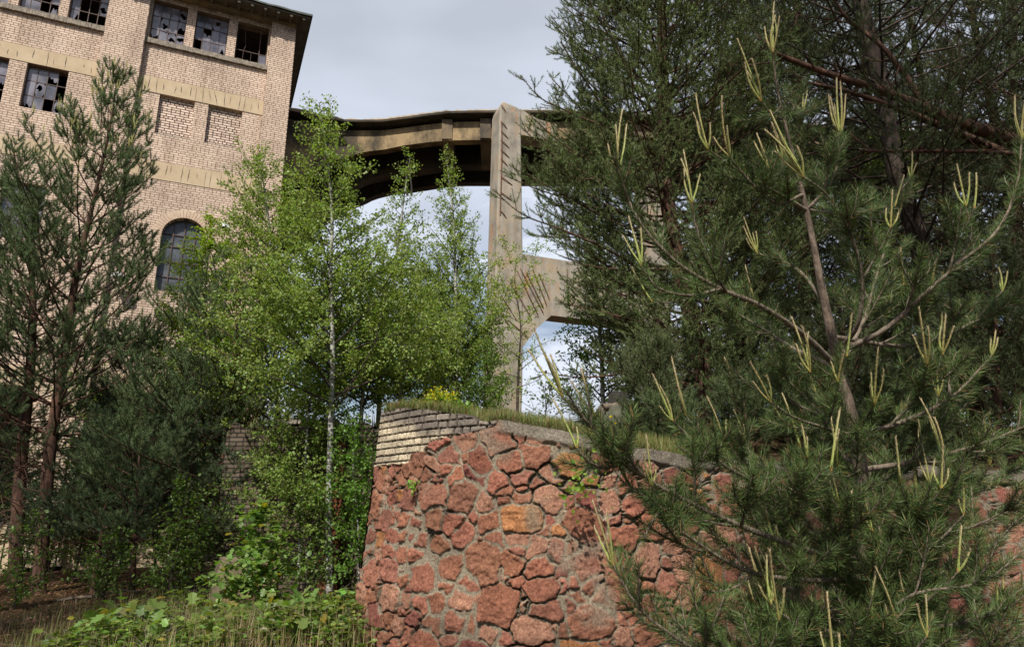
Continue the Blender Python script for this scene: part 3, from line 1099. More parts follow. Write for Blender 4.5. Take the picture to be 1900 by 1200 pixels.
    mb = MB(); mb.box(-10.9, 0.42, -0.52, 11.4, TOPZ + 0.125, TOPZ + 0.19)
    for k in range(26):
        x = -10.6 + k * 0.43
        mb.box(x, x + 0.09, -0.50, -0.07, TOPZ + 0.03, TOPZ + 0.124)
    so = mb.build('eaves_boarding', M['soffit'], root)
    mb = MB()
    n = 46
    r = random.Random(8)
    e = [(-10.95 + (11.42) * i / n, -0.58 + r.uniform(-0.025, 0.02), TOPZ + 0.195 + r.uniform(-0.015, 0.012)) for i in range(n + 1)]
    V = e + [(p[0], p[1] + 0.02, p[2] + 0.07 + r.uniform(0, 0.03)) for p in e] + [(p[0], 5.5, TOPZ + 0.8) for p in e] + [(p[0], 11.45, TOPZ + 0.25) for p in e]
    m_ = n + 1
    Q = []
    for b in (0, m_, 2 * m_):
        Q += [(b + i, b + i + 1, b + m_ + i + 1, b + m_ + i) for i in range(n)]
    mb.add(V, Q, [])
    g0 = n; mb.add([e[n], V[m_ + n], V[2 * m_ + n], V[3 * m_ + n], (e[n][0], 11.45, TOPZ + 0.195)], [], [(0, 4, 3), (0, 3, 2), (0, 2, 1)])
    rf = mb.build('roof', M['roof'], root)
    return root


FACTORY = build_building()


def facade_pt(x, y, z):
    a = math.radians(90) - BAZ
    return (BC[0] + x * math.cos(a) - y * math.sin(a), BC[1] + x * math.sin(a) + y * math.cos(a), z)


def wall_lamp(x, z, r, y, label, bracket):
    loc = facade_pt(x, y, z)
    root = empty('wall_lamp', loc, label, 'lamp', rz=math.radians(90) - BAZ)
    mb = MB()
    n = 18
    prof = [(0.02, 0.12), (0.10 * r, 0.11), (0.75 * r, 0.05), (r, -0.06), (r * 1.02, -0.08), (0.85 * r, -0.06), (0.1, 0.07)]
    V = [(p * math.cos(2 * PI * k / n), -0.42 + p * math.sin(2 * PI * k / n), h) for p, h in prof for k in range(n)]
    Q = [(i * n + k, i * n + (k + 1) % n, (i + 1) * n + (k + 1) % n, (i + 1) * n + k) for i in range(len(prof) - 1) for k in range(n)]
    mb.add(V, Q)
    mb.build('shade', M['enamel'], root, True)
    mb = MB(); mb.tube([(0, 0.0, 0.05), (0, -0.1, 0.22), (0, -0.3, 0.26), (0, -0.42, 0.2), (0, -0.42, 0.1)], 0.018, 6)
    mb.build('bracket', M['frame'], root)
    mb = MB(); mb.tube([(0, -0.42, 0.08), (0, -0.42, 0.0), (0, -0.42, -0.08)], [0.05, 0.085, 0.03], 10); mb.build('bulb_housing', M['dark'], root, True)


M['enamel'] = simple_mat('chipped_enamel', (0.5, 0.5, 0.5), (0.75, 0.76, 0.76), 8, 0.35, 0.1)
wall_lamp(-1.62, 10.1, 0.21, 0.20, 'white rimmed factory lamp on the brick wall right of the arched window', True)
wall_lamp(-4.3, 8.1, 0.19, 0.20, 'dark rimmed factory lamp beside the brick pilaster, lower left of the arched window', True)


# ---------------------------------------------------------------- the concrete bridge and its trestle
def at_z(u, v, z):
    """where the sight line of a photo pixel meets height z (surveying)"""
    x = (u - 950) / FPX; q = (600 - v) / FPX
    fwd = math.cos(PITCH) - q * math.sin(PITCH); up = q * math.cos(PITCH) + math.sin(PITCH)
    k = (z - EYE) / up
    return np.array([x * k, fwd * k, z])


BRZ = 15.9


def build_bridge():
    r = random.Random(12)
    px = [(505, 193), (541, 199), (575, 206), (612, 214), (640, 219), (680, 219.5), (710, 219), (750, 214), (800, 207), (830, 203.5), (870, 202.5), (915, 202), (960, 202), (1010, 202), (1060, 203), (1130, 206), (1230, 212), (1400, 222), (1700, 240), (2000, 258)]
    E = np.array([at_z(u, v, BRZ) for u, v in px])
    root = empty('concrete_bridge', (0, float(E[11][1]), 0), 'stained concrete conveyor bridge running from the factory to the tall pillar', 'bridge')
    o0 = np.array([0, E[11][1], 0])
    # resample the edge
    seg = np.concatenate([[0], np.cumsum(np.linalg.norm(np.diff(E, axis=0), axis=1))])
    n = 220
    t = np.linspace(0, seg[-1], n)
    ed = np.stack([np.interp(t, seg, E[:, k]) for k in range(3)], 1)
    crumble = np.array([0.03 * r.random() + (0.06 if r.random() < 0.12 else 0) for _ in range(n)])
    back = ed + np.array([0.6, 4.6, 0])
    th = 0.13
    def ribbon(a, b): return a, b
    rows = []
    top_e = ed.copy(); top_e[:, 2] += -crumble; top_e[:, 1] += crumble * 0.5
    lip = ed.copy(); lip[:, 2] -= 0.07; lip[:, 1] -= 0.01
    bot = ed.copy(); bot[:, 2] -= th; bot[:, 1] += 0.04
    inner = ed.copy(); inner[:, 2] -= th + 0.06; inner[:, 1] += 1.0
    innb = back.copy(); innb[:, 2] -= th + 0.10
    tb = back.copy()
    rows = [tb, top_e, lip, bot, inner, innb]
    V = np.concatenate(rows)
    Q = []
    for b in range(len(rows) - 1):
        i = np.arange(n - 1)
        Q.append(np.stack([b * n + i, b * n + i + 1, (b + 1) * n + i + 1, (b + 1) * n + i], 1))
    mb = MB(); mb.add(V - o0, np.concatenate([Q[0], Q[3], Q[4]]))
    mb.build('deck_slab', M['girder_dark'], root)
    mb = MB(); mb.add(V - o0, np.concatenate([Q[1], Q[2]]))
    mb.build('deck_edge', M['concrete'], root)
    # outer girder: set back under the slab
    def girder(name, setback, thick, zt, zb_f, m, x_from=-9.5, x_to=16):
        mbg = MB()
        xs = np.linspace(x_from, x_to, 90)
        yy = np.interp(xs, ed[:, 0], ed[:, 1]) + setback
        zb = np.array([zb_f(x) for x in xs])
        zt_ = np.full_like(xs, zt)
        rws = [np.stack([xs, yy, zt_], 1), np.stack([xs, yy, zb], 1), np.stack([xs, yy + thick, zb], 1), np.stack([xs, yy + thick, zt_], 1)]
        m_ = len(xs); V = np.concatenate(rws); Q = []
        for b in range(3):
            i = np.arange(m_ - 1)
            Q.append(np.stack([b * m_ + i, b * m_ + i + 1, (b + 1) * m_ + i + 1, (b + 1) * m_ + i], 1))
        mbg.add(V - o0, np.concatenate(Q), [])
        mbg.add(np.array([rws[k][j] for j in (0, -1) for k in range(4)]) - o0, [(0, 1, 2, 3), (4, 5, 6, 7)])
        return mbg.build(name, m, root)
    def survey(pxs, setback):
        X = []; Zs = []
        for u, v in pxs:
            y = 22.5
            for _ in range(30):
                p = P(u, v, y); y = float(np.interp(p[0], ed[:, 0], ed[:, 1])) + setback
            X.append(p[0]); Zs.append(p[2])
        return lambda x: float(np.interp(x, X, Zs))
    zb_outer = survey([(540, 335), (600, 305), (640, 292), (680, 281), (749, 270), (794, 264), (829, 261), (876, 260), (908, 259), (1000, 258), (1300, 262), (1700, 275)], 0.42)
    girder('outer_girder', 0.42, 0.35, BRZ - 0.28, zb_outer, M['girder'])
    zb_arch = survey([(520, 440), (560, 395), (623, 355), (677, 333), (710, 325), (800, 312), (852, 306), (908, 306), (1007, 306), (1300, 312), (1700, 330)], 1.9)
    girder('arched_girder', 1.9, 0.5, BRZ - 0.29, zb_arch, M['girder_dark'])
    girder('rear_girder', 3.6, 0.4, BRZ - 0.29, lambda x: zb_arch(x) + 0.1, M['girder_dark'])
    for x in (-2.45, -1.0):
        y = float(np.interp(x, ed[:, 0], ed[:, 1]))
        mb = MB()
        V = []
        for xx in (x - 0.2, x + 0.2):
            V += [(xx, y + 0.30, BRZ - 0.22), (xx, y + 0.37, BRZ - 1.0), (xx, y + 1.9, BRZ - 1.5), (xx, y + 1.9, BRZ - 0.285)]
        mb.add(np.array(V) - o0, [(0, 1, 2, 3), (7, 6, 5, 4), (0, 4, 5, 1), (1, 5, 6, 2), (3, 2, 6, 7), (0, 3, 7, 4)])
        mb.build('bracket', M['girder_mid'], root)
    # cable loop hanging under the span
    p = P(752, 335, float(np.interp(-3.4, ed[:, 0], ed[:, 1])) + 1.2)
    for dx, dz, s in ((0, 0.9, 0.0), (0.16, 0.85, 0.03)):
        mb = MB()
        mb.tube(np.array([(p[0] + dx, p[1], p[2] + dz), (p[0] + dx + 0.02, p[1], p[2] + 0.2), (p[0] + dx + 0.06 + s, p[1], p[2] - 0.25), (p[0] + dx + 0.1, p[1] + 0.05, p[2] - 0.62)]) - o0, [0.035, 0.035, 0.03, 0.05], 6)
        mb.build('hanging_cable', M['dark'], root)
    return ed


def girder_mat(name, warm, dark):
    m, nt, b = mat(name)
    oc = objcoord(nt)
    mp = N(nt, 'ShaderNodeMapping'); mp.inputs['Scale'].default_value = (1, 1, 0.5)
    nt.links.new(oc, mp.inputs[0])
    n = noise_node(nt, 0.9, 7, 0.7, mp.outputs[0])
    c = ramp_node(nt, n.outputs['Fac'], [(0.42, dark), (0.60, warm)]).outputs[0]
    f = noise_node(nt, 14, 4, 0.7, oc)
    g = ramp_node(nt, f.outputs['Fac'], [(0.3, (0.75, 0.75, 0.75)), (0.7, (1.15, 1.15, 1.15))]).outputs[0]
    c = mixc(nt, 1.0, c, g, 'MULTIPLY')
    nt.links.new(c, b.inputs['Base Color'])
    b.inputs['Roughness'].default_value = 0.95
    bump(nt, b, f.outputs['Fac'], 0.4, 0.02)
    return m


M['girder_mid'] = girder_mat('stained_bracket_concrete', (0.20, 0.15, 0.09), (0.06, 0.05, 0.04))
M['girder'] = girder_mat('yellowed_girder_concrete', (0.30, 0.215, 0.115), (0.06, 0.047, 0.03))
M['girder_dark'] = girder_mat('sooty_shaded_girder_concrete', (0.075, 0.062, 0.045), (0.025, 0.022, 0.018))  # soot, plus the shade under the deck put into the colour
EDGE = build_bridge()


def build_trestle():
    yP = 22.0
    c = P(929, 330, yP)            # the near corner of the column
    root = empty('concrete_trestle_pillar', (float(c[0]), float(c[1]), 3.0), 'tall weathered concrete pillar with rusty exposed bars and a haunched cross beam', 'pillar', rz=math.radians(90) - BAZ)
    # local frame: x along the cross beam (to the right), y away, z up from the terrace (3.0)
    W = 0.74
    D = 0.82
    zt = 12.45
    mb = MB()
    # silhouettes of the front (x, z): column, haunch and beam as one cast piece
    zl = [(-0.3), 5.0, 8.2, 10.0, 12.3]
    # outline left edge / right edge against height
    zs = [-0.4, 1.6, 2.6, 3.6, 4.15, 4.75, 4.76, 6.2, 7.05]
    # column
    rows = []
    H = [-0.4, 1.0, 2.5, 4.0, 5.0, 6.0, 7.0, 9.0, 11.0, 12.0, zt]
    def lf(z): return np.interp(z, [-0.4, 3.5, 7.3, 12.9], [-0.30, -0.24, -0.14, -0.02])
    def rt(z): return np.interp(z, [-0.4, 2.6, 7.0, 12.9], [0.72, 0.84, 0.86, 0.80])
    nH = len(H)
    V = []
    r = random.Random(2)
    for z in H:
        y0 = 0.0; y1 = D
        V += [(lf(z), y0, z), (rt(z), y0, z), (rt(z), y1, z), (lf(z), y1, z)]
    Q = []
    for i in range(nH - 1):
        for k in range(4):
            Q.append((i * 4 + k, i * 4 + (k + 1) % 4, i * 4 + 4 + (k + 1) % 4, i * 4 + 4 + k))
    b0 = (nH - 1) * 4
    # hipped, worn top
    ap = len(V)
    V += [(0.10, 0.04, zt + 0.40), (0.72, 0.05, zt + 0.30), (0.72, 0.78, zt + 0.28), (0.10, 0.78, zt + 0.36)]
    V[ap:ap] = [(0.015, 0.02, zt + 0.20), (rt(zt) - 0.01, 0.02, zt + 0.17), (rt(zt) - 0.01, D - 0.02, zt + 0.16), (0.015, D - 0.02, zt + 0.18)]
    for k in range(4):
        Q.append((b0 + k, b0 + (k + 1) % 4, ap + (k + 1) % 4, ap + k))
        Q.append((ap + k, ap + (k + 1) % 4, ap + 4 + (k + 1) % 4, ap + 4 + k))
    ap += 4
    Q.append((ap, ap + 1, ap + 2, ap + 3))
    mb.add(V, Q)
    hx = [(0.79, zt - 0.80), (2.3, zt - 0.72), (2.3, zt - 0.02), (1.5, zt + 0.02), (0.79, zt + 0.26)]
    hd_ = MB(); hd_.prism(hx, 0.06, D - 0.08); hd_.build('corbel', M['concrete'], root)
    col_ = mb.build('column', M['concrete'], root)
    bv = col_.modifiers.new('worn_edges', 'BEVEL'); bv.width = 0.06; bv.segments = 3; bv.limit_method = 'ANGLE'
    # cross beam with haunches and the second leg beyond
    mb = MB()
    def zloc(u, v, x):       # height where the sight line crosses the front plane at the given pixel
        return None
    beam = [(0.845, 4.35), (0.845, 4.35)]
    L2 = 6.2
    top = 7.02; bot = 4.92
    front = [(0.80, 3.62), (1.40, 4.42), (1.95, bot), (L2 - 1.15, bot), (L2 - 0.5, 4.25), (L2, 3.62), (L2, top), (0.80, top)]
    y0, y1 = 0.03, D - 0.03
    n = len(front)
    V = [(x, y0, z) for x, z in front] + [(x, y1, z) for x, z in front]
    Q = [(i, (i + 1) % n, n + (i + 1) % n, n + i) for i in range(n)]
    # front split into quads: left haunch, middle, right haunch
    fq = [(0, 1, 2, 7), (2, 3, 6, 7), (3, 4, 5, 6)]
    Q += [tuple(reversed(q)) for q in fq] + [tuple(n + k for k in q) for q in fq]
    mb.add(V, Q)
    mb.build('cross_beam', M['concrete'], root)
    mb = MB(); mb.box(L2 + 0.001, L2 + 0.8, 0, D, -0.4, zt); mb.build('second_leg', M['concrete'], root)
    # exposed bars: a vertical one along the near corner with stirrups off it
    mb = MB(); mb.tube([(0.02, -0.02, 11.95), (0.03, -0.025, 10.5), (0.0, -0.02, 9.2), (-0.02, -0.015, 8.3)], 0.02, 5); mb.build('reinforcing_bar', M['rust'], root)
    for z, L in ((11.93, 0.22), (11.55, 0.26), (11.18, 0.30), (10.8, 0.30), (10.45, 0.24), (9.75, 0.42), (9.15, 0.40), (12.6, 0.16), (8.45, 0.2)):
        mb = MB()
        x0 = 0.02
        mb.tube([(x0 - 0.03, -0.03, z + 0.01), (x0 + L * 0.5, -0.035, z - 0.10), (x0 + L, -0.01, z - 0.22)], 0.016, 5)
        mb.build('stirrup', M['rust'], root)
    r = random.Random(9)
    bars = [((0.35, 5.9), (1.15, 4.75)), ((0.62, 6.35), (1.42, 4.85)), ((0.75, 6.45), (1.62, 4.95)), ((0.98, 6.35), (1.62, 5.15)), ((1.22, 6.5), (1.75, 5.25)),
            ((0.02, 5.4), (0.6, 4.6)), ((-0.1, 4.9), (0.35, 4.35)), ((0.3, 4.55), (1.0, 4.05)), ((1.45, 6.4), (1.85, 5.5)), ((0.85, 7.0), (1.0, 6.8))]
    for (xa, za), (xb, zb) in bars:
        mb = MB(); mb.tube([(xa, -0.01, za), ((xa + xb) / 2, -0.03, (za + zb) / 2), (xb, -0.01, zb)], 0.014, 5)
        mb.build('reinforcing_bar', M['rust'], root)


build_trestle()

# ---------------------------------------------------------------- plants: shared machinery
def unit(v):
    v = np.asarray(v, float)
    return v / (np.linalg.norm(v) + 1e-9)


def perp(d):
    a = np.cross(d, [0, 0, 1.0])
    if np.linalg.norm(a) < 0.05: a = np.cross(d, [1.0, 0, 0])
    return unit(a)


def rot(v, axis, ang):
    axis = unit(axis)
    return v * math.cos(ang) + np.cross(axis, v) * math.sin(ang) + axis * np.dot(axis, v) * (1 - math.cos(ang))


def polyline(pts, step):
    """smooth curve through control points"""
    pts = np.asarray(pts, float)
    seg = np.concatenate([[0], np.cumsum(np.linalg.norm(np.diff(pts, axis=0), axis=1))])
    n = max(4, int(seg[-1] / step) + 1)
    t = np.linspace(0, seg[-1], n)
    if len(pts) == 2:
        return pts[0] + (pts[1] - pts[0]) * (t / seg[-1])[:, None]
    return np.stack([spline(t, seg, pts[:, k]) for k in range(3)], 1)


def grow(p, d, length, n, lift, wob, r):
    """a limb: starts at p towards d, bends upward by lift over its length"""
    pts = [np.array(p, float)]
    d = unit(d)
    st = length / (n - 1)
    for i in range(n - 1):
        d = unit(d + np.array([0, 0, lift / (n - 1)]) + np.array([r.gauss(0, wob), r.gauss(0, wob), r.gauss(0, wob * 0.7)]))
        pts.append(pts[-1] + d * st)
    return np.array(pts)


NT = []


class Segs:
    """straight pieces of twig that carry needles or leaves"""
    def __init__(self): self.a = []; self.b = []; self.k = []
    def line(self, pts, t0=0.0, k=1.0):
        n = len(pts)
        for i in range(max(0, int(t0 * (n - 1))), n - 1):
            self.a.append(pts[i]); self.b.append(pts[i + 1]); self.k.append(k)


def needles(segs, per_m, length, width, tilt, color, rs, jitter=0.3, droop=0.0, bend=False, twotone=0.3, young=None):
    """needle-shaped blades all round the twigs; returns V, tris, colours"""
    A = np.array(segs.a); B = np.array(segs.b); K = np.array(segs.k)
    D = B - A; L = np.linalg.norm(D, axis=1); D = D / (L[:, None] + 1e-9)
    cnt = rs.poisson(np.maximum(L * per_m * K, 0.0))
    idx = np.repeat(np.arange(len(A)), cnt)
    n = len(idx)
    NT.append(n)
    t = rs.random(n)
    base = A[idx] + (B - A)[idx] * t[:, None]
    d = D[idx]
    ref = np.where(np.abs(d[:, 2:3]) < 0.9, np.array([[0, 0, 1.0]]), np.array([[1.0, 0, 0]]))
    u = np.cross(d, ref); u /= np.linalg.norm(u, axis=1)[:, None] + 1e-9
    w = np.cross(d, u)
    az = rs.random(n) * 2 * PI
    rad = u * np.cos(az)[:, None] + w * np.sin(az)[:, None]
    tl = tilt + rs.normal(0, jitter, n)
    dirn = d * np.cos(tl)[:, None] + rad * np.sin(tl)[:, None]
    dirn[:, 2] -= droop
    dirn /= np.linalg.norm(dirn, axis=1)[:, None]
    ln = length * rs.uniform(0.7, 1.15, n)
    side = np.cross(dirn, rs.normal(0, 1, (n, 3))); side /= np.linalg.norm(side, axis=1)[:, None] + 1e-9
    hw = (width / 2 * rs.uniform(0.7, 1.2, n))[:, None]
    c = np.asarray(color)[None, :] * rs.uniform(1 - twotone, 1 + twotone, (n, 1)) * (1 + rs.normal(0, 0.06, (n, 3)))
    # colour drifts from twig to twig
    cl = rs.uniform(0.65, 1.35, (len(A), 1))[idx]
    c = np.clip(c * cl, 0.003, 1)
    if bend:
        mid = base + dirn * (ln * 0.55)[:, None]
        up = d * 0.25 + dirn; up /= np.linalg.norm(up, axis=1)[:, None]
        tip = mid + up * (ln * 0.45)[:, None]
        V = np.stack([base - side * hw * 0.8, base + side * hw * 0.8, mid + side * hw, mid - side * hw, tip], 1).reshape(-1, 3)
        i = np.arange(n)[:, None] * 5
        T = np.concatenate([i + np.array([[0, 1, 2]]), i + np.array([[0, 2, 3]]), i + np.array([[3, 2, 4]])])
        C = np.repeat(c, 5, axis=0)
    else:
        tip = base + dirn * ln[:, None]
        V = np.stack([base - side * hw, base + side * hw, tip], 1).reshape(-1, 3)
        T = np.arange(n * 3).reshape(-1, 3)
        C = np.repeat(c, 3, axis=0)
    return V, T, C


RHOMB = (np.array([[0, 0, 0], [-0.42, 0.45, 0.10], [0, 1, 0], [0.42, 0.45, 0.10]]), [(0, 2, 1), (0, 3, 2)])
# broad lobed leaf (maple / oak sapling), x across, y along
LOBED = (np.array([[0, 0, 0], [-.30, .02, .04], [-.22, .25, .02], [-.58, .38, .08], [-.30, .52, .03], [-.34, .84, .05], [0, 1.0, -.03], [.34, .84, .05], [.30, .52, .03], [.58, .38, .08], [.22, .25, .02], [.30, .02, .04], [0, .4, 0]]),
         [(12, 1, 0), (12, 2, 1), (12, 3, 2), (12, 4, 3), (12, 5, 4), (12, 6, 5), (12, 7, 6), (12, 8, 7), (12, 9, 8), (12, 10, 9), (12, 11, 10), (12, 0, 11)])
OVAL = (np.array([[0, 0, 0], [-.27, .25, .05], [-.30, .55, .06], [0, 1, -.06], [.30, .55, .06], [.27, .25, .05], [0, .45, -.02]]),
        [(6, 1, 0), (6, 2, 1), (6, 3, 2), (6, 4, 3), (6, 5, 4), (6, 0, 5)])


def leaves(pos, dirn, size, tmpl, color, rs, flat=0.6, var=0.3, hue=0.1, yellow=0.0, ycol=(0.35, 0.28, 0.03)):
    """leaf blades at pos, growing along dirn; flat: how far the blades turn to face up"""
    TV, TF = tmpl
    TF = np.array(TF)
    n = len(pos)
    d = dirn / (np.linalg.norm(dirn, axis=1)[:, None] + 1e-9)
    up = np.array([0, 0, 1.0]) * flat + rs.normal(0, 1, (n, 3)) * (1 - flat) * 0.8
    nn = up - d * (up * d).sum(1)[:, None]
    nn /= np.linalg.norm(nn, axis=1)[:, None] + 1e-9
    x = np.cross(d, nn)
    s = size * rs.uniform(0.6, 1.2, n)
    V = pos[:, None, :] + s[:, None, None] * (TV[None, :, 0:1] * x[:, None, :] + TV[None, :, 1:2] * d[:, None, :] + TV[None, :, 2:3] * nn[:, None, :])
    k = len(TV)
    T = (np.arange(n)[:, None, None] * k + TF[None]).reshape(-1, 3)
    c = np.asarray(color)[None] * rs.uniform(1 - var, 1 + var, (n, 1)) * (1 + rs.normal(0, hue, (n, 3)))
    if yellow:
        m_ = rs.random(n) < yellow
        c[m_] = np.array(ycol) * rs.uniform(0.7, 1.2, (m_.sum(), 1))
    C = np.repeat(np.clip(c, 0.003, 1), k, axis=0)
    return V.reshape(-1, 3), T, C


def leaf_points(segs, per_m, rs, spread=0.03, tilt=0.9, droop=0.3):
    A = np.array(segs.a); B = np.array(segs.b); K = np.array(segs.k)
    D = B - A; L = np.linalg.norm(D, axis=1); D = D / (L[:, None] + 1e-9)
    cnt = rs.poisson(L * per_m * K)
    idx = np.repeat(np.arange(len(A)), cnt)
    n = len(idx)
    pos = A[idx] + (B - A)[idx] * rs.random(n)[:, None] + rs.normal(0, spread, (n, 3))
    d = D[idx] * math.cos(tilt) + rs.normal(0, 1, (n, 3)) * 0.7 * math.sin(tilt)
    d[:, 2] -= droop
    return pos, d


# ---------------------------------------------------------------- Scots pine
def pine_branch(p, d, L, rad, r, wood, segs, lift=0.5, sub=0.34, bare=0.35, lvl=0, wob=0.05, density=1.0, k=5, flat=0.55):
    """limb with regular pairs of side shoots, needles towards the ends"""
    n = max(4, int(L / 0.14))
    pts = grow(p, d, L, n, lift, wob, r)
    wood.tube(pts, np.linspace(rad, max(rad * 0.25, 0.0022), n), k if lvl == 0 else 4, cap=False)
    tuft = r.uniform(0.6, 1.5)
    if lvl == 0:
        segs.line(pts, 0.72, 1.1 * density)
    elif lvl == 1:
        segs.line(pts, 0.5, 1.1 * density * tuft)
    else:
        segs.line(pts, 0.25, 1.7 * density * tuft)
    if lvl >= 2 or L < 0.22:
        return
    x = bare * L + r.uniform(0, sub)
    while x < L - 0.06:
        f = x / L
        i = min(n - 2, int(f * (n - 1)))
        dd = unit(pts[i + 1] - pts[i])
        side = perp(dd)
        rem = (L - x)
        for sgn in (1, -1) if lvl == 0 else ((1, -1) if r.random() < 0.7 else (r.choice([1, -1]),)):
            if r.random() < 0.12: continue
            ax = rot(side, dd, r.gauss(0, flat))
            nd = unit(dd * math.cos(0.85) + ax * sgn * math.sin(0.85) + np.array([0, 0, 0.12]))
            l2 = (0.30 + 0.50 * rem) * r.uniform(0.6, 1.1)
            if lvl == 1: l2 = min(l2 * 0.7, 0.24)
            pine_branch(pts[i], nd, l2, max(rad * (1 - f) * 0.5, 0.003), r, wood, segs, lift * 0.9, sub * 0.75, 0.25, lvl + 1, wob, density, 4, flat)
        x += sub * r.uniform(0.75, 1.25)


PINE_D = 1.3
LEAF_D = 1.2


def scots_pine(tpts, rads, label, whorl0, lmax, seed, group=None, nlen=0.055, nwid=0.0042, per_m=230, color=(0.062, 0.098, 0.055), lift=0.7,
               dh=0.42, nbr=5, prof=None, azf=None, sub=0.3, elev=0.35, bark='pine_bark', bare=0.35, tilt=0.75, candles=0, dead=0, density=1.0, extra=None):
    r = random.Random(seed); rs = np.random.default_rng(seed)
    tp = polyline(tpts, 0.25)
    base = tp[0].copy()
    root = empty('scots_pine', tuple(base), label, 'pine tree', group)
    n = len(tp)
    sl = np.concatenate([[0], np.cumsum(np.linalg.norm(np.diff(tp, axis=0), axis=1))])
    H = sl[-1]
    rr = np.interp(sl / H, np.linspace(0, 1, len(rads)), rads)
    wood = MB(); segs = Segs()
    wood.tube(tp, rr, 9)
    segs.line(tp, 0.93)
    h = whorl0
    tips = [tp[-1]]
    while h < H - 0.12:
        f = (h - whorl0) / (H - whorl0)
        p = np.array([np.interp(h, sl, tp[:, k]) for k in range(3)])
        rt = np.interp(h, sl, rr)
        L = lmax * (prof(f) if prof else (1 - f) ** 0.7 * (0.55 + 0.45 * min(1, f * 4)) + 0.08)
        a0 = r.random() * 2 * PI
        for b in range(nbr):
            az = a0 + b * 2 * PI / nbr + r.gauss(0, 0.3)
            s = azf(az, f) if azf else 1.0
            if s <= 0.05 or r.random() < 0.08: continue
            el = elev + 0.5 * f + r.gauss(0, 0.12)
            d = np.array([math.sin(az) * math.cos(el), math.cos(az) * math.cos(el), math.sin(el)])
            pine_branch(p, d, L * s * r.uniform(0.75, 1.12), min(rt * 0.42, 0.006 + 0.0065 * L), r, wood, segs, lift, sub * 0.85, bare, 0, 0.05, density)
        h += dh * r.uniform(0.8, 1.2)
    # dead bare twigs under the crown
    for _ in range(dead):
        h = r.uniform(whorl0 * 0.25, whorl0 * 1.2)
        p = np.array([np.interp(h, sl, tp[:, k]) for k in range(3)])
        az = r.random() * 2 * PI
        pts = grow(p, (math.sin(az), math.cos(az), r.uniform(-0.2, 0.4)), r.uniform(0.5, 1.6), 6, 0.1, 0.12, r)
        wood.tube(pts, np.linspace(0.014, 0.003, 6), 4, cap=False)
        for q in range(3):
            p2 = grow(pts[2 + q], unit(pts[3] - pts[2]) + np.array([r.gauss(0, .6), r.gauss(0, .6), r.gauss(0, .4)]), r.uniform(0.2, 0.6), 4, 0.0, 0.15, r)
            wood.tube(p2, np.linspace(0.006, 0.002, 4), 3, cap=False)
    if extra: extra(r, wood, segs)
    wood.build('trunk', M[bark], root, True, origin=base)
    V, T, C = needles(segs, per_m * PINE_D, nlen, nwid, tilt, color, rs)
    mesh_obj('crown', V - base, [T], M['needles'], root, C)
    if candles:
        A = np.array(segs.b)
        # pale candles on the ends of the uppermost shoots
        zcut = np.quantile(A[:, 2], 0.80)
        cand = [i for i in range(len(A) - 1) if A[i, 2] > zcut and np.linalg.norm(np.array(segs.a[i + 1]) - A[i]) > 1e-4]
        r.shuffle(cand)
        for i in cand[:candles]:
            mb = MB()
            for q in range(r.choice([2, 3, 4])):
                L = r.uniform(0.09, 0.26)
                e = A[i] + np.array([r.gauss(0, 0.03), r.gauss(0, 0.03), L])
                mb.tube([A[i], (A[i] + e) / 2 + np.array([r.gauss(0, .01), r.gauss(0, .01), 0]), e], [0.010, 0.010, 0.005], 4, np.array([[0.33, 0.31, 0.11]] * 12))
            mb.build('young_shoot', M['candle'], root, origin=base)
    return root


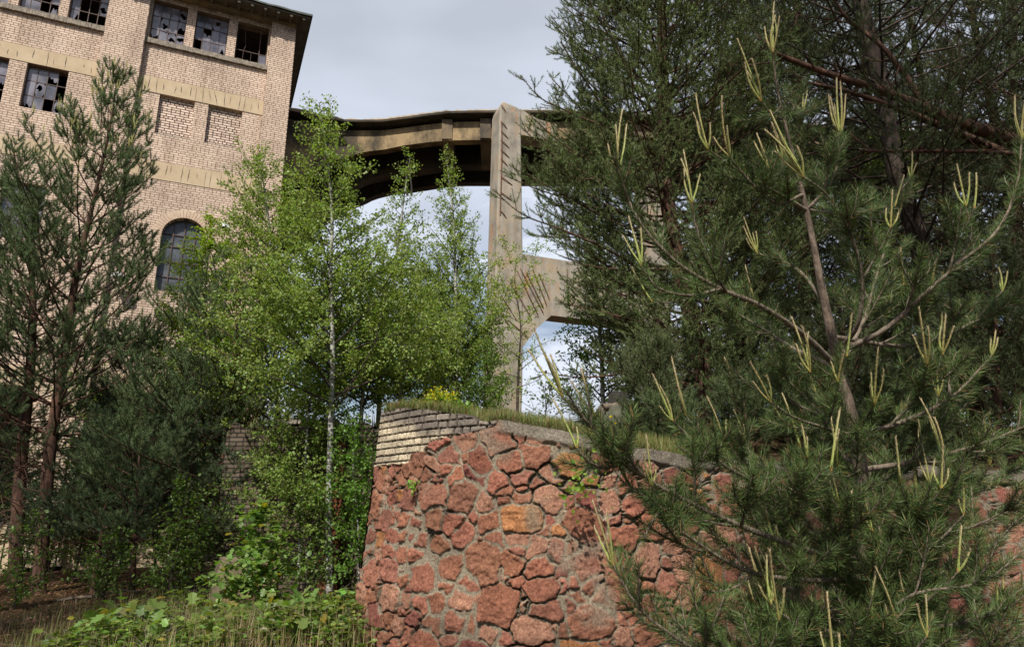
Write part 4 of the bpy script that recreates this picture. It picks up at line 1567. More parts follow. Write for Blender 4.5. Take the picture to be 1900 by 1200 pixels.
# ---------------------------------------------------------------- broadleaved trees
def leafy_tree(name, tpts, rads, label, cat, seed, h0, lmax, nbranch, leaf_col, leaf_size=0.055, per_m=55, bark='birch_bark', elev=0.85, lift=0.1,
               droop=0.35, group=None, tmpl=RHOMB, prof=None, sub=0.17, flat=0.45, yellow=0.0, lvl2=True, azf=None, wob=0.07, tilt=0.9, spread=0.03, hue=0.07):
    r = random.Random(seed); rs = np.random.default_rng(seed)
    tp = polyline(tpts, 0.25)
    base = tp[0].copy()
    root = empty(name, tuple(base), label, cat, group)
    sl = np.concatenate([[0], np.cumsum(np.linalg.norm(np.diff(tp, axis=0), axis=1))])
    H = sl[-1]
    rr = np.interp(sl / H, np.linspace(0, 1, len(rads)), rads)
    trunk = MB(); trunk.tube(tp, rr, 9)
    wood = MB()
    segs = Segs(); segs.line(tp, 0.9, 0.7)
    for b in range(nbranch):
        f = (b + r.random()) / nbranch
        h = h0 + (H - h0) * f
        p = np.array([np.interp(h, sl, tp[:, k]) for k in range(3)])
        rt = np.interp(h, sl, rr)
        az = b * 2.4 + r.gauss(0, 0.4)
        s = azf(az, f) if azf else 1.0
        if s < 0.05: continue
        L = lmax * s * (prof(f) if prof else (1 - f) ** 0.8 + 0.10) * r.uniform(0.7, 1.15)
        el = elev + r.gauss(0, 0.15)
        d = np.array([math.sin(az) * math.cos(el), math.cos(az) * math.cos(el), math.sin(el)])
        n = max(4, int(L / 0.16))
        pts = grow(p, d, L, n, lift, wob, r)
        wood.tube(pts, np.linspace(min(rt * 0.45, 0.006 + 0.009 * L), 0.003, n), 4, cap=False)
        segs.line(pts, 0.35, 0.7)
        x = 0.18 * L
        while x < L:
            i = min(n - 2, int(x / L * (n - 1)))
            dd = unit(pts[i + 1] - pts[i])
            ax = rot(perp(dd), dd, r.random() * 2 * PI)
            l2 = (0.16 + 0.42 * (L - x)) * r.uniform(0.6, 1.2)
            n2 = max(3, int(l2 / 0.12))
            q = grow(pts[i], unit(dd * 0.7 + ax * 0.75), l2, n2, -0.15, 0.12, r)
            wood.tube(q, np.linspace(0.004, 0.0018, n2), 3, cap=False)
            segs.line(q, 0.1, 1.0)
            if lvl2 and l2 > 0.35:
                for m_ in range(int(l2 / 0.16)):
                    j = r.randrange(1, n2)
                    q2 = grow(q[j], unit(unit(q[j] - q[j - 1]) * 0.6 + np.array([r.gauss(0, .6), r.gauss(0, .6), r.gauss(0, .4)])), r.uniform(0.1, 0.3), 3, -0.2, 0.1, r)
                    segs.line(q2, 0.0, 1.0)
                    wood.tube(q2, [0.0025, 0.002, 0.0015], 3, cap=False)
            x += sub * r.uniform(0.6, 1.4)
    trunk.build('trunk', M[bark], root, True, origin=base)
    wood.build('branches', M['dark_bark'], root, False, origin=base)
    pos, dr = leaf_points(segs, per_m * LEAF_D, rs, spread * 1.3, tilt, droop)
    V, T, C = leaves(pos, dr, leaf_size, tmpl, leaf_col, rs, flat, 0.3, hue, yellow)
    mesh_obj('crown', V - base, [T], M['leaves'], root, C)
    return root


def birch_bark():
    m, nt, b = mat('birch_bark')
    oc = objcoord(nt)
    mp = N(nt, 'ShaderNodeMapping'); mp.inputs['Scale'].default_value = (1, 1, 4.5)
    nt.links.new(oc, mp.inputs[0])
    n = noise_node(nt, 5, 5, 0.7, mp.outputs[0])
    c = ramp_node(nt, n.outputs['Fac'], [(0.38, (0.05, 0.045, 0.04)), (0.48, (0.27, 0.26, 0.235)), (0.7, (0.46, 0.455, 0.43))]).outputs[0]
    nt.links.new(c, b.inputs['Base Color'])
    b.inputs['Roughness'].default_value = 0.7
    bump(nt, b, n.outputs['Fac'], 0.3, 0.01)
    return m


M['birch_bark'] = birch_bark()


def groundpt(u, v, y=None):
    """point on the lower ground under a photo pixel"""
    return P(u, v, y)


# ---------------------------------------------------------------- trees left of the wall
def G(x, y): return float(ground_z(x, y))


def trunk_pts(ctrl, foot=None):
    pts = [P(u, v, y) for u, v, y in ctrl]
    b = pts[0].copy()
    b[2] = (G(b[0], b[1]) if foot is None else foot) - 0.08
    pts[0] = b
    return pts


scots_pine(trunk_pts([(75, 1085, 13.6), (92, 850, 13.5), (125, 620, 13.3), (140, 520, 13.2), (172, 380, 13.0), (205, 230, 12.8), (217, 150, 12.8)]),
           [0.13, 0.115, 0.10, 0.08, 0.05, 0.03, 0.010], 'tall pine with pale candles in front of the factory windows, reddish trunk leaning right', 3.0, 3.0, 21,
           per_m=400, dh=0.50, nbr=5, elev=0.22, lift=0.85, candles=100, dead=26, color=(0.125, 0.175, 0.078), nwid=0.0055, nlen=0.062,
           sub=0.30, group='pines before the factory',
           prof=lambda f: 0.95 * (1 - f) ** 0.62 + 0.10)
scots_pine(trunk_pts([(28, 1090, 13.9), (38, 880, 13.9), (60, 620, 13.8), (55, 450, 13.8), (35, 330, 13.7), (20, 260, 13.7)]),
           [0.13, 0.115, 0.095, 0.07, 0.04, 0.012], 'pine with straight reddish trunk at the left edge of the picture', 2.4, 2.5, 22,
           per_m=330, dh=0.45, nbr=6, elev=0.2, lift=0.7, dead=22, color=(0.110, 0.155, 0.070), nwid=0.0055, nlen=0.062, group='pines before the factory', sub=0.34)
scots_pine(trunk_pts([(408, 1070, 13.4), (414, 900, 13.4), (425, 760, 13.3), (436, 640, 13.2), (440, 560, 13.1), (436, 510, 13.1)]),
           [0.11, 0.09, 0.08, 0.06, 0.03, 0.01], 'bushy pine with dark thin trunk and low grey green boughs below the arched window', 1.7, 2.5, 23,
           per_m=280, dh=0.40, elev=0.12, lift=0.55, dead=18, color=(0.115, 0.165, 0.075), nwid=0.0055, group='pines before the factory', sub=0.30,
           azf=lambda a, f: 1.15 if math.sin(a) < 0 else 0.75, prof=lambda f: (1 - f) ** 0.55 + 0.08)
scots_pine(trunk_pts([(250, 1075, 12.6), (252, 960, 12.6), (258, 860, 12.5), (262, 790, 12.5), (262, 745, 12.5)]),
           [0.05, 0.04, 0.03, 0.02, 0.008], 'young blue green pine in the shade left of the birches', 1.0, 1.9, 24,
           per_m=300, dh=0.32, elev=0.25, lift=0.6, dead=4, color=(0.115, 0.165, 0.07), nwid=0.0055, group='pines before the factory', sub=0.26)

BIRCH = (0.24, 0.315, 0.08)
leafy_tree('birch', trunk_pts([(614, 1092, 12.0), (610, 950, 12.0), (614, 780, 11.95), (617, 640, 11.9), (613, 520, 11.9), (616, 400, 11.9), (603, 260, 11.9), (592, 190, 11.9)]),
           [0.068, 0.058, 0.05, 0.042, 0.033, 0.022, 0.008], 'tallest white-stemmed birch rising past the left end of the bridge', 'birch', 31, 3.2, 2.7, 72, BIRCH,
           elev=0.70, per_m=52, prof=lambda f: (1 - f) ** 1.5 + 0.17)
leafy_tree('birch', trunk_pts([(848, 760, 16.5), (846, 640, 16.5), (845, 520, 16.5), (842, 420, 16.5), (828, 290, 16.5)], 3.0),
           [0.06, 0.05, 0.04, 0.03, 0.006], 'slender birch on the terrace between the tallest birch and the pillar', 'birch', 32, 0.9, 2.7, 60, BIRCH,
           elev=0.85, per_m=55, prof=lambda f: (1 - f) ** 1.3 + 0.13)
leafy_tree('birch', trunk_pts([(700, 800, 15.0), (712, 640, 15.0), (735, 480, 15.0), (752, 350, 15.0), (762, 285, 15.0)], 3.0),
           [0.055, 0.05, 0.035, 0.022, 0.006], 'crooked birch whose sparse tip reaches the cables under the bridge', 'birch', 33, 0.7, 2.5, 52, BIRCH,
           elev=0.7, per_m=48, prof=lambda f: (1 - f) ** 1.4 + 0.12)
leafy_tree('birch', trunk_pts([(515, 1085, 14.0), (520, 900, 14.0), (512, 700, 14.0), (505, 520, 14.0), (495, 380, 14.0), (478, 285, 14.0)]),
           [0.07, 0.06, 0.05, 0.04, 0.025, 0.007], 'leafy birch standing against the corner of the factory', 'birch', 34, 2.4, 2.7, 70, (0.23, 0.305, 0.075),
           elev=0.75, per_m=58, prof=lambda f: (1 - f) ** 0.6 + 0.1)
leafy_tree('birch', trunk_pts([(780, 790, 19.0), (790, 660, 19.0), (785, 560, 19.0), (775, 480, 19.0)], 3.0),
           [0.06, 0.05, 0.035, 0.01], 'low broad birch behind the terrace edge, filling the gap under the bridge', 'birch', 35, 0.5, 2.8, 52, (0.21, 0.285, 0.07),
           elev=0.7, per_m=52)
leafy_tree('birch', trunk_pts([(560, 1000, 12.4), (566, 860, 12.4), (572, 760, 12.4), (560, 640, 12.4)]),
           [0.035, 0.03, 0.02, 0.006], 'young birch close beside the white stem of the tallest birch', 'birch', 36, 0.9, 1.6, 46, (0.21, 0.285, 0.07),
           elev=0.6, per_m=62)
leafy_tree('birch', trunk_pts([(668, 1100, 11.6), (664, 960, 11.6), (655, 860, 11.6), (662, 770, 11.6)]),
           [0.025, 0.02, 0.015, 0.005], 'young birch in the corner between the dark brick wall and the red stone wall', 'birch', 37, 0.6, 1.1, 40, (0.12, 0.22, 0.035),
           elev=0.6, per_m=60)
leafy_tree('birch', trunk_pts([(668, 800, 13.6), (674, 700, 13.6), (668, 590, 13.6), (676, 480, 13.6), (684, 420, 13.6)], 3.0),
           [0.045, 0.04, 0.03, 0.018, 0.005], 'birch rooted on the dark brick wall just right of the tallest birch', 'birch', 134, 0.4, 1.9, 48, BIRCH, elev=0.65, per_m=50, prof=lambda f: (1 - f) ** 0.9 + 0.1)
leafy_tree('birch', trunk_pts([(745, 790, 14.2), (742, 700, 14.2), (750, 590, 14.2), (742, 500, 14.2), (750, 440, 14.2)], 3.0),
           [0.045, 0.04, 0.03, 0.018, 0.005], 'young birch above the brick corner of the red stone wall', 'birch', 135, 0.3, 2.1, 50, BIRCH, elev=0.6, per_m=50, prof=lambda f: (1 - f) ** 0.9 + 0.1)
leafy_tree('birch', trunk_pts([(868, 775, 17.0), (872, 650, 17.0), (866, 540, 17.0), (880, 430, 17.0)], 3.0),
           [0.045, 0.035, 0.02, 0.005], 'young birch close to the left side of the concrete pillar', 'birch', 136, 0.3, 1.5, 44, BIRCH, elev=0.7, per_m=50, prof=lambda f: (1 - f) ** 0.9 + 0.1)
ACACIA = (0.24, 0.33, 0.03)
leafy_tree('acacia', trunk_pts([(345, 1050, 16.0), (350, 850, 16.0), (372, 650, 16.0), (380, 540, 16.0), (388, 460, 16.0), (392, 405, 16.0)]),
           [0.05, 0.045, 0.03, 0.02, 0.006], 'yellow green acacia in front of the arched window', 'acacia', 41, 3.6, 1.9, 60, ACACIA, leaf_size=0.07, elev=0.4, per_m=95, bark='dark_bark', flat=0.75, droop=0.1, tmpl=OVAL)
leafy_tree('acacia', trunk_pts([(958, 775, 14.2), (962, 690, 14.2), (966, 600, 14.2), (955, 520, 14.2), (958, 478, 14.2)], 2.9),
           [0.035, 0.03, 0.02, 0.012, 0.004], 'thin yellow green acacia sapling in front of the concrete pillar', 'acacia', 42, 0.9, 1.15, 20, ACACIA, leaf_size=0.05, elev=0.45, per_m=50, bark='dark_bark', flat=0.8, droop=0.05, tmpl=OVAL,
           prof=lambda f: 0.35 + 0.75 * f)
leafy_tree('shrub', trunk_pts([(905, 775, 15.0), (900, 730, 15.0), (905, 690, 15.0), (900, 640, 15.0)], 2.9),
           [0.02, 0.02, 0.01, 0.004], 'leafy shrub at the foot of the concrete pillar', 'shrub', 43, 0.3, 1.1, 26, (0.13, 0.21, 0.04), elev=0.6, per_m=55, bark='dark_bark')
leafy_tree('shrub', trunk_pts([(1010, 790, 12.5), (1015, 745, 12.5), (1030, 700, 12.5)], 2.9),
           [0.015, 0.012, 0.004], 'sparse shrub against the bright sky right of the pillar foot', 'shrub', 44, 0.15, 0.8, 14, (0.12, 0.18, 0.05), elev=0.6, per_m=22, bark='dark_bark')
# leafy undergrowth in the shade by the factory
for i, (u, y, h, L, lab) in enumerate([(160, 15.5, 3.6, 1.5, 'dark maple sapling under the leaning pine'), (300, 15.2, 3.0, 1.4, 'dark sapling between the pines, left of the thin black trunk'),
                                       (330, 12.0, 2.0, 0.8, 'low sapling with hanging leaves before the ochre plinth'), (225, 17.5, 5.5, 1.7, 'sapling close to the factory wall behind the pines'),
                                       (460, 13.2, 2.6, 1.0, 'sapling at the left end of the dark brick side wall'), (110, 17.6, 6.5, 1.9, 'bright leafy sapling against the factory behind the left pines')]):
    x = (u - 950) / 1310 * y
    leafy_tree('sapling', [(x, y, G(x, y) - 0.05), (x + 0.05, y, h * 0.5), (x + 0.1, y, h)], [0.03, 0.02, 0.005], lab, 'sapling', 50 + i, 0.5, L, 26, (0.12, 0.19, 0.035) if i < 3 else (0.16, 0.26, 0.035),
               leaf_size=0.07, per_m=34, bark='dark_bark', tmpl=OVAL, elev=0.35, flat=0.7, droop=0.25)
for i, (u, y, h, L, lab) in enumerate([(195, 13.6, 3.4, 1.4, 'young pine with drooping boughs between the two left trunks and the thin black trunk'), (345, 13.1, 4.2, 1.6, 'young pine in the deep shade left of the thin black trunk'),
                                       (-20, 15.6, 4.4, 1.7, 'young pine cut by the left edge of the picture'), (465, 14.6, 4.6, 1.5, 'young pine behind the maple sapling'), (215, 15.0, 5.6, 1.8, 'half-grown pine against the dark ground floor of the factory')]):
    x = (u - 950) / 1310 * y
    scots_pine([(x, y, G(x, y) - 0.05), (x + 0.03, y, h * 0.5), (x, y, h)], [0.05, 0.035, 0.008], lab, 0.9, L, 140 + i, per_m=260, dh=0.34, nbr=6, elev=0.1, lift=0.5, dead=6,
               color=(0.10, 0.145, 0.075), nwid=0.0055, sub=0.28, group='young pines before the factory', bare=0.3, prof=lambda f: (1 - f) ** 0.6 + 0.1)
for i, (u, y, h, L, lab) in enumerate([(60, 11.8, 1.5, 0.8, 'low dark shrub at the foot of the two left trunks'), (215, 11.9, 1.2, 0.8, 'low dark shrub behind the bare shaded patch of ground'), (330, 11.6, 1.3, 0.8, 'low shrub left of the maple sapling'),
                                       (120, 16.4, 3.2, 1.5, 'shrub filling the gap behind the left trunks'), (20, 17.4, 3.6, 1.6, 'tall shrub against the factory plinth at the left edge'), (385, 12.4, 2.0, 0.9, 'shrub round the foot of the thin black trunk'), (575, 11.7, 1.8, 0.8, 'shrub at the foot of the tallest birch')]):
    x = (u - 950) / 1310 * y
    leafy_tree('shrub', [(x, y, G(x, y) - 0.05), (x + 0.05, y, h * 0.5), (x + 0.1, y, h)], [0.02, 0.015, 0.005], lab, 'shrub', 150 + i, 0.1, L, 24, (0.13, 0.20, 0.045),
               leaf_size=0.065, per_m=36, bark='dark_bark', tmpl=OVAL, elev=0.5, flat=0.6, droop=0.2)
# maple sapling in the sun beside the wall
mx, my = (505 - 950) / 1310 * 10.3, 10.3
r_ = leafy_tree('maple_sapling', [(mx, my, G(mx, my) - 0.05), (mx - 0.08, my, 0.6), (mx - 0.15, my, 1.15), (mx - 0.2, my, 1.62)], [0.018, 0.014, 0.009, 0.003], 'bright green maple sapling with large lobed leaves and a few orange tips', 'sapling', 61, 0.35, 0.85, 24,
                (0.17, 0.265, 0.065), leaf_size=0.10, per_m=34, bark='dark_bark', tmpl=LOBED, elev=0.35, flat=0.85, droop=0.12, yellow=0.05)

# ---------------------------------------------------------------- big pines on the terrace, right
def TZ(u, y): return float(terrace_z((u - 950) / 1310 * y, y)) - 0.1


def outline_right(a, f):
    """the left pine's crown: longest towards the pillar at mid height"""
    return 1.0


def reaching_limbs(r, wood, segs):
    """the long boughs that reach out past the pillar"""
    for ctrl in ([(1240, 540, 11.0), (1140, 470, 10.4), (1040, 425, 10.0), (965, 395, 9.8), (915, 352, 9.7)],
                 [(1236, 300, 11.0), (1130, 240, 10.4), (1050, 205, 10.1), (1000, 180, 10.0), (966, 140, 9.9)],
                 [(1238, 430, 11.0), (1120, 340, 10.4), (1030, 290, 10.1), (968, 238, 10.0)],
                 [(1260, 620, 11.0), (1160, 590, 10.4), (1080, 570, 10.1), (1035, 560, 10.0)],
                 [(1290, 690, 11.0), (1180, 690, 10.5), (1080, 700, 10.2), (1000, 690, 10.0)],
                 [(1236, 340, 11.0), (1150, 330, 10.6), (1070, 330, 10.4), (1010, 300, 10.3)],
                 [(1240, 500, 11.0), (1150, 500, 10.6), (1080, 490, 10.3), (1030, 470, 10.2)],
                 [(1240, 460, 11.0), (1160, 400, 10.8), (1090, 380, 10.6), (1030, 350, 10.5)],
                 [(1250, 600, 11.0), (1190, 560, 10.9), (1130, 540, 10.7), (1060, 520, 10.6)],
                 [(1232, 220, 11.0), (1150, 160, 10.6), (1090, 120, 10.4), (1040, 80, 10.2)],
                 [(1232, 120, 11.0), (1140, 70, 10.5), (1080, 40, 10.3), (1040, 5, 10.2)]):
        cc = polyline([P(*q) for q in ctrl], 0.12)
        n = len(cc)
        wood.tube(cc, np.linspace(0.028, 0.005, n), 6, cap=False)
        segs.line(cc, 0.7)
        for i in range(int(n * 0.25), n - 1, 2):
            for s in (1, -1):
                if r.random() < 0.15: continue
                dd = unit(cc[i + 1] - cc[i]); ax = rot(perp(dd), dd, r.gauss(0, 0.9))
                pine_branch(cc[i], unit(dd * 0.7 + ax * s * 0.7 + np.array([0, 0, 0.2])), (0.25 + 0.35 * (1 - i / n)) * r.uniform(0.7, 1.2), 0.007, r, wood, segs, 0.4, 0.16, 0.25, 1, 0.05)


scots_pine(trunk_pts([(1312, 760, 11.0), (1300, 660, 11.0), (1265, 520, 11.0), (1240, 380, 11.0), (1232, 200, 11.0), (1228, 0, 11.0), (1225, -230, 11.0), (1225, -480, 11.0)], TZ(1312, 11.0)),
           [0.15, 0.13, 0.12, 0.10, 0.08, 0.05, 0.02], 'large dense pine reaching left towards the concrete pillar', 0.7, 2.8, 71,
           per_m=140, dh=0.30, nbr=8, elev=0.08, lift=0.6, color=(0.14, 0.185, 0.07), nwid=0.0072, sub=0.25, group='big pines on the terrace', dead=10,
           prof=lambda f: 0.80 + 0.35 * math.sin(min(1, f * 1.6) * PI) - 0.25 * f, bare=0.25, extra=reaching_limbs)
scots_pine(trunk_pts([(1740, 800, 10.4), (1700, 430, 10.4), (1665, 330, 10.4), (1640, 180, 10.4), (1600, 20, 10.4), (1580, -170, 10.4), (1570, -480, 10.4)], TZ(1740, 10.4)),
           [0.19, 0.16, 0.15, 0.13, 0.10, 0.05], 'big dark pine with thick grey trunk at the upper right', 2.6, 3.0, 72,
           per_m=140, dh=0.42, nbr=6, elev=0.05, lift=0.5, color=(0.085, 0.115, 0.05), nwid=0.006, sub=0.32, group='big pines on the terrace', dead=60, bark='dark_bark',
           prof=lambda f: 0.9 + 0.2 * math.sin(f * PI), bare=0.45)


def limbs(r, wood, segs):
    """heavy low limbs of the pine beyond the right edge"""
    for ctrl, ra, rb in (([(2060, 330, 9.3), (1900, 268, 9.2), (1760, 220, 9.0), (1640, 170, 8.8), (1530, 135, 8.6), (1440, 100, 8.5)], 0.13, 0.03),
                         ([(2060, 350, 9.6), (1880, 290, 9.5), (1700, 215, 9.3), (1580, 172, 9.2), (1480, 150, 9.0)], 0.09, 0.02),
                         ([(2060, 300, 9.2), (1800, 281, 9.0), (1640, 281, 8.9), (1595, 280, 8.9)], 0.045, 0.02),
                         ([(1720, 200, 9.0), (1640, 90, 8.9), (1560, 20, 8.9), (1530, -40, 8.8)], 0.05, 0.015)):
        c = polyline([P(*q) for q in ctrl], 0.2)
        wood.tube(c, np.linspace(ra, rb, len(c)), 8)
        for i in range(4, len(c), 2):
            for s in (1, -1):
                if r.random() < 0.25: continue
                d = unit(unit(c[i] - c[i - 1]) * 0.6 + np.array([r.gauss(0, .4), r.gauss(0, .6), s * 0.5 + 0.15]))
                pine_branch(c[i], d, r.uniform(0.5, 1.5), 0.014, r, wood, segs, 0.5, 0.3, 0.45, 0, 0.08)


scots_pine(trunk_pts([(2120, 800, 9.6), (2100, 400, 9.6), (2080, 100, 9.6), (2070, -200, 9.6), (2060, -500, 9.6)], TZ(2120, 9.6)),
           [0.2, 0.18, 0.15, 0.08], 'pine whose heavy bare limbs slant in from the right edge of the picture', 0.8, 2.9, 73,
           per_m=140, dh=0.42, nbr=6, elev=0.05, lift=0.6, color=(0.08, 0.105, 0.045), nwid=0.006, sub=0.32, group='big pines on the terrace', dead=20, extra=limbs,
           prof=lambda f: 1.0, bare=0.3)
scots_pine(trunk_pts([(1500, 760, 13.2), (1490, 500, 13.2), (1480, 200, 13.2), (1480, -100, 13.2), (1480, -350, 13.2)], 3.0),
           [0.13, 0.11, 0.08, 0.03], 'shaded pine standing behind the other big pines on the terrace', 0.8, 2.9, 74,
           per_m=130, dh=0.42, nbr=5, elev=0.1, lift=0.6, color=(0.10, 0.115, 0.05), nwid=0.005, sub=0.32, group='big pines on the terrace', dead=10,
           prof=lambda f: 1.0 - 0.4 * f, bare=0.3)
scots_pine(trunk_pts([(1900, 780, 13.0), (1890, 500, 13.0), (1880, 200, 13.0), (1880, -50, 13.0), (1880, -300, 13.0)], 3.0),
           [0.13, 0.11, 0.08, 0.03], 'shaded pine far back at the right edge of the terrace', 0.6, 3.0, 75,
           per_m=120, dh=0.45, nbr=5, elev=0.1, lift=0.6, color=(0.10, 0.115, 0.05), nwid=0.005, sub=0.32, group='big pines on the terrace', dead=10,
           prof=lambda f: 1.0 - 0.4 * f, bare=0.3)
scots_pine(trunk_pts([(1215, 800, 9.2), (1213, 740, 9.2), (1216, 690, 9.2), (1214, 650, 9.2)], TZ(1215, 9.2)),
           [0.035, 0.03, 0.02, 0.006], 'low bushy pine on the terrace beneath the large dense pine', 0.25, 1.0, 76,
           per_m=300, dh=0.22, nbr=5, elev=0.2, lift=0.6, color=(0.11, 0.14, 0.06), nwid=0.0042, sub=0.2, group='big pines on the terrace', bare=0.2)
scots_pine(trunk_pts([(1560, 860, 9.9), (1562, 740, 9.9), (1565, 660, 9.9), (1565, 560, 9.9)], TZ(1560, 9.9)),
           [0.06, 0.05, 0.03, 0.008], 'young pine on the terrace behind the stem of the nearest pine', 0.25, 1.7, 77,
           per_m=260, dh=0.28, nbr=6, elev=0.15, lift=0.6, color=(0.10, 0.13, 0.055), nwid=0.0045, sub=0.24, group='big pines on the terrace', bare=0.2)
scots_pine(trunk_pts([(1850, 870, 9.3), (1850, 700, 9.3), (1845, 560, 9.3), (1840, 460, 9.3)], TZ(1850, 9.3)),
           [0.06, 0.05, 0.03, 0.008], 'young dark pine on the terrace close to the right edge', 0.25, 1.7, 78,
           per_m=260, dh=0.3, nbr=6, elev=0.15, lift=0.6, color=(0.09, 0.12, 0.05), nwid=0.0045, sub=0.24, group='big pines on the terrace', bare=0.2)
leafy_tree('birch', trunk_pts([(1120, 780, 13.5), (1115, 650, 13.5), (1105, 520, 13.5), (1100, 420, 13.5)], 3.0),
           [0.05, 0.04, 0.03, 0.008], 'dark leafy birch half hidden behind the large dense pine', 'birch', 38, 0.5, 1.6, 44, (0.11, 0.18, 0.035), elev=0.7, per_m=48)
leafy_tree('birch', trunk_pts([(1640, 780, 15.5), (1640, 550, 15.5), (1650, 350, 15.5), (1655, 180, 15.5)], 3.0),
           [0.07, 0.05, 0.03, 0.008], 'yellow green birch glimpsed through the pine limbs at the upper right', 'birch', 39, 1.5, 2.4, 56, (0.20, 0.28, 0.04), elev=0.7, per_m=40)

for i, (u, y, h, L, lab) in enumerate([(1255, 8.4, 0.75, 0.55, 'knee-high pine on the terrace edge right of the dandelions'), (1395, 8.8, 1.0, 0.75, 'small spreading pine on the terrace edge above the lone dandelion'),
                                       (1690, 9.4, 1.3, 0.9, 'small pine on the terrace edge right of the stem of the nearest pine'), (1490, 9.2, 0.9, 0.7, 'small pine on the terrace slope left of the stem of the nearest pine')]):
    scots_pine([((u - 950) / 1310 * y, y, TZ(u, y) + 0.02), ((u - 950) / 1310 * y + 0.02, y, TZ(u, y) + h * 0.5), ((u - 950) / 1310 * y, y, TZ(u, y) + h)], [0.025, 0.018, 0.006], lab, 0.12, L, 180 + i,
               per_m=330, dh=0.16, nbr=6, elev=0.15, lift=0.6, color=(0.09, 0.125, 0.05), nwid=0.0045, sub=0.2, group='small pines on the terrace edge', bare=0.2)
# undergrowth closing the view behind the terrace pines
for i, (u, y, h, L, lab) in enumerate([(1350, 17.0, 3.4, 2.2, 'dark leafy thicket on the terrace behind the large dense pine'), (1560, 18.0, 3.8, 2.4, 'dark thicket on the terrace behind the stem of the nearest pine'),
                                       (1790, 17.0, 3.6, 2.4, 'dark thicket on the terrace far back on the right'), (1200, 19.0, 2.6, 1.9, 'low thicket on the terrace beyond the concrete block')]):
    x = (u - 950) / 1310 * y
    leafy_tree('thicket', [(x, y, 2.95), (x + 0.1, y, 2.95 + h * 0.5), (x, y, 2.95 + h)], [0.06, 0.04, 0.01], lab, 'shrub', 80 + i, 0.15, L, 46, (0.10, 0.13, 0.04), leaf_size=0.075, per_m=42, bark='dark_bark', elev=0.35)
for i, (u, y, top, lab) in enumerate([(1410, 17.0, 13.0, 'distant pine behind the top of the nearest pine'), (1560, 16.0, 15.0, 'distant pine behind the thick grey trunk'), (1720, 17.0, 15.0, 'distant pine filling the gap right of the thick grey trunk'),
                                      (1840, 15.5, 15.0, 'distant pine behind the slanting limbs'), (1980, 14.0, 14.0, 'distant pine at the right edge behind the slanting limbs')]):
    x = (u - 950) / 1310 * y
    scots_pine([(x, y, 2.9), (x + 0.1, y, 2.9 + top * 0.5), (x, y, 2.9 + top)], [0.16, 0.11, 0.02], lab, 0.8, 2.9, 170 + i, per_m=130, dh=0.6, nbr=7, elev=0.05, lift=0.5, dead=0,
               color=(0.075, 0.105, 0.042), nwid=0.0095, nlen=0.075, sub=0.42, group='distant pines on the terrace', bare=0.2, prof=lambda f: 1.0 - 0.45 * f)
# unseen trees added outside the frame to cast shade into it
scots_pine([(3.9, 2.5, 0), (3.95, 2.5, 8), (3.8, 2.5, 13), (3.8, 2.6, 17.5)], [0.2, 0.17, 0.12, 0.03], 'tall pine beside the photographer, outside the right of the picture, added to shade the terrace', 10.0, 3.3, 90,
           per_m=170, dh=0.6, nbr=6, elev=0.1, lift=0.4, nwid=0.007, sub=0.4, prof=lambda f: 1 - 0.5 * f)
leafy_tree('birch', [(1.7, -2.0, 0), (1.6, -1.9, 6), (1.6, -1.9, 14.5)], [0.13, 0.1, 0.02], 'birch behind the photographer, outside the picture, added to shade the right of the wall', 'birch', 91, 8.5, 2.6, 60, BIRCH, per_m=40, leaf_size=0.06)
scots_pine([(-9.6, 5.2, 0), (-9.6, 5.3, 6), (-9.5, 5.4, 12)], [0.2, 0.14, 0.03], 'pine outside the left of the picture, added to shade the forest floor', 3.0, 3.7, 92,
           per_m=200, dh=0.6, nbr=6, elev=0.1, lift=0.4, nwid=0.007, sub=0.4, prof=lambda f: 1 - 0.6 * f)
scots_pine([(-13.0, 8.0, 0), (-13.0, 8.0, 7), (-12.9, 8.0, 13)], [0.2, 0.14, 0.03], 'second pine outside the left of the picture, added to shade the foot of the factory', 3.4, 3.6, 93,
           per_m=170, dh=0.6, nbr=6, elev=0.1, lift=0.4, nwid=0.007, sub=0.4, prof=lambda f: 1 - 0.6 * f)
scots_pine([(-8.5, 0.6, 0), (-8.5, 0.7, 7), (-8.4, 0.8, 13.5)], [0.2, 0.14, 0.03], 'third pine outside the left of the picture, added to shade the near forest floor', 3.4, 3.4, 94,
           per_m=150, dh=0.6, nbr=7, elev=0.1, lift=0.4, nwid=0.009, sub=0.4, prof=lambda f: 1 - 0.5 * f)


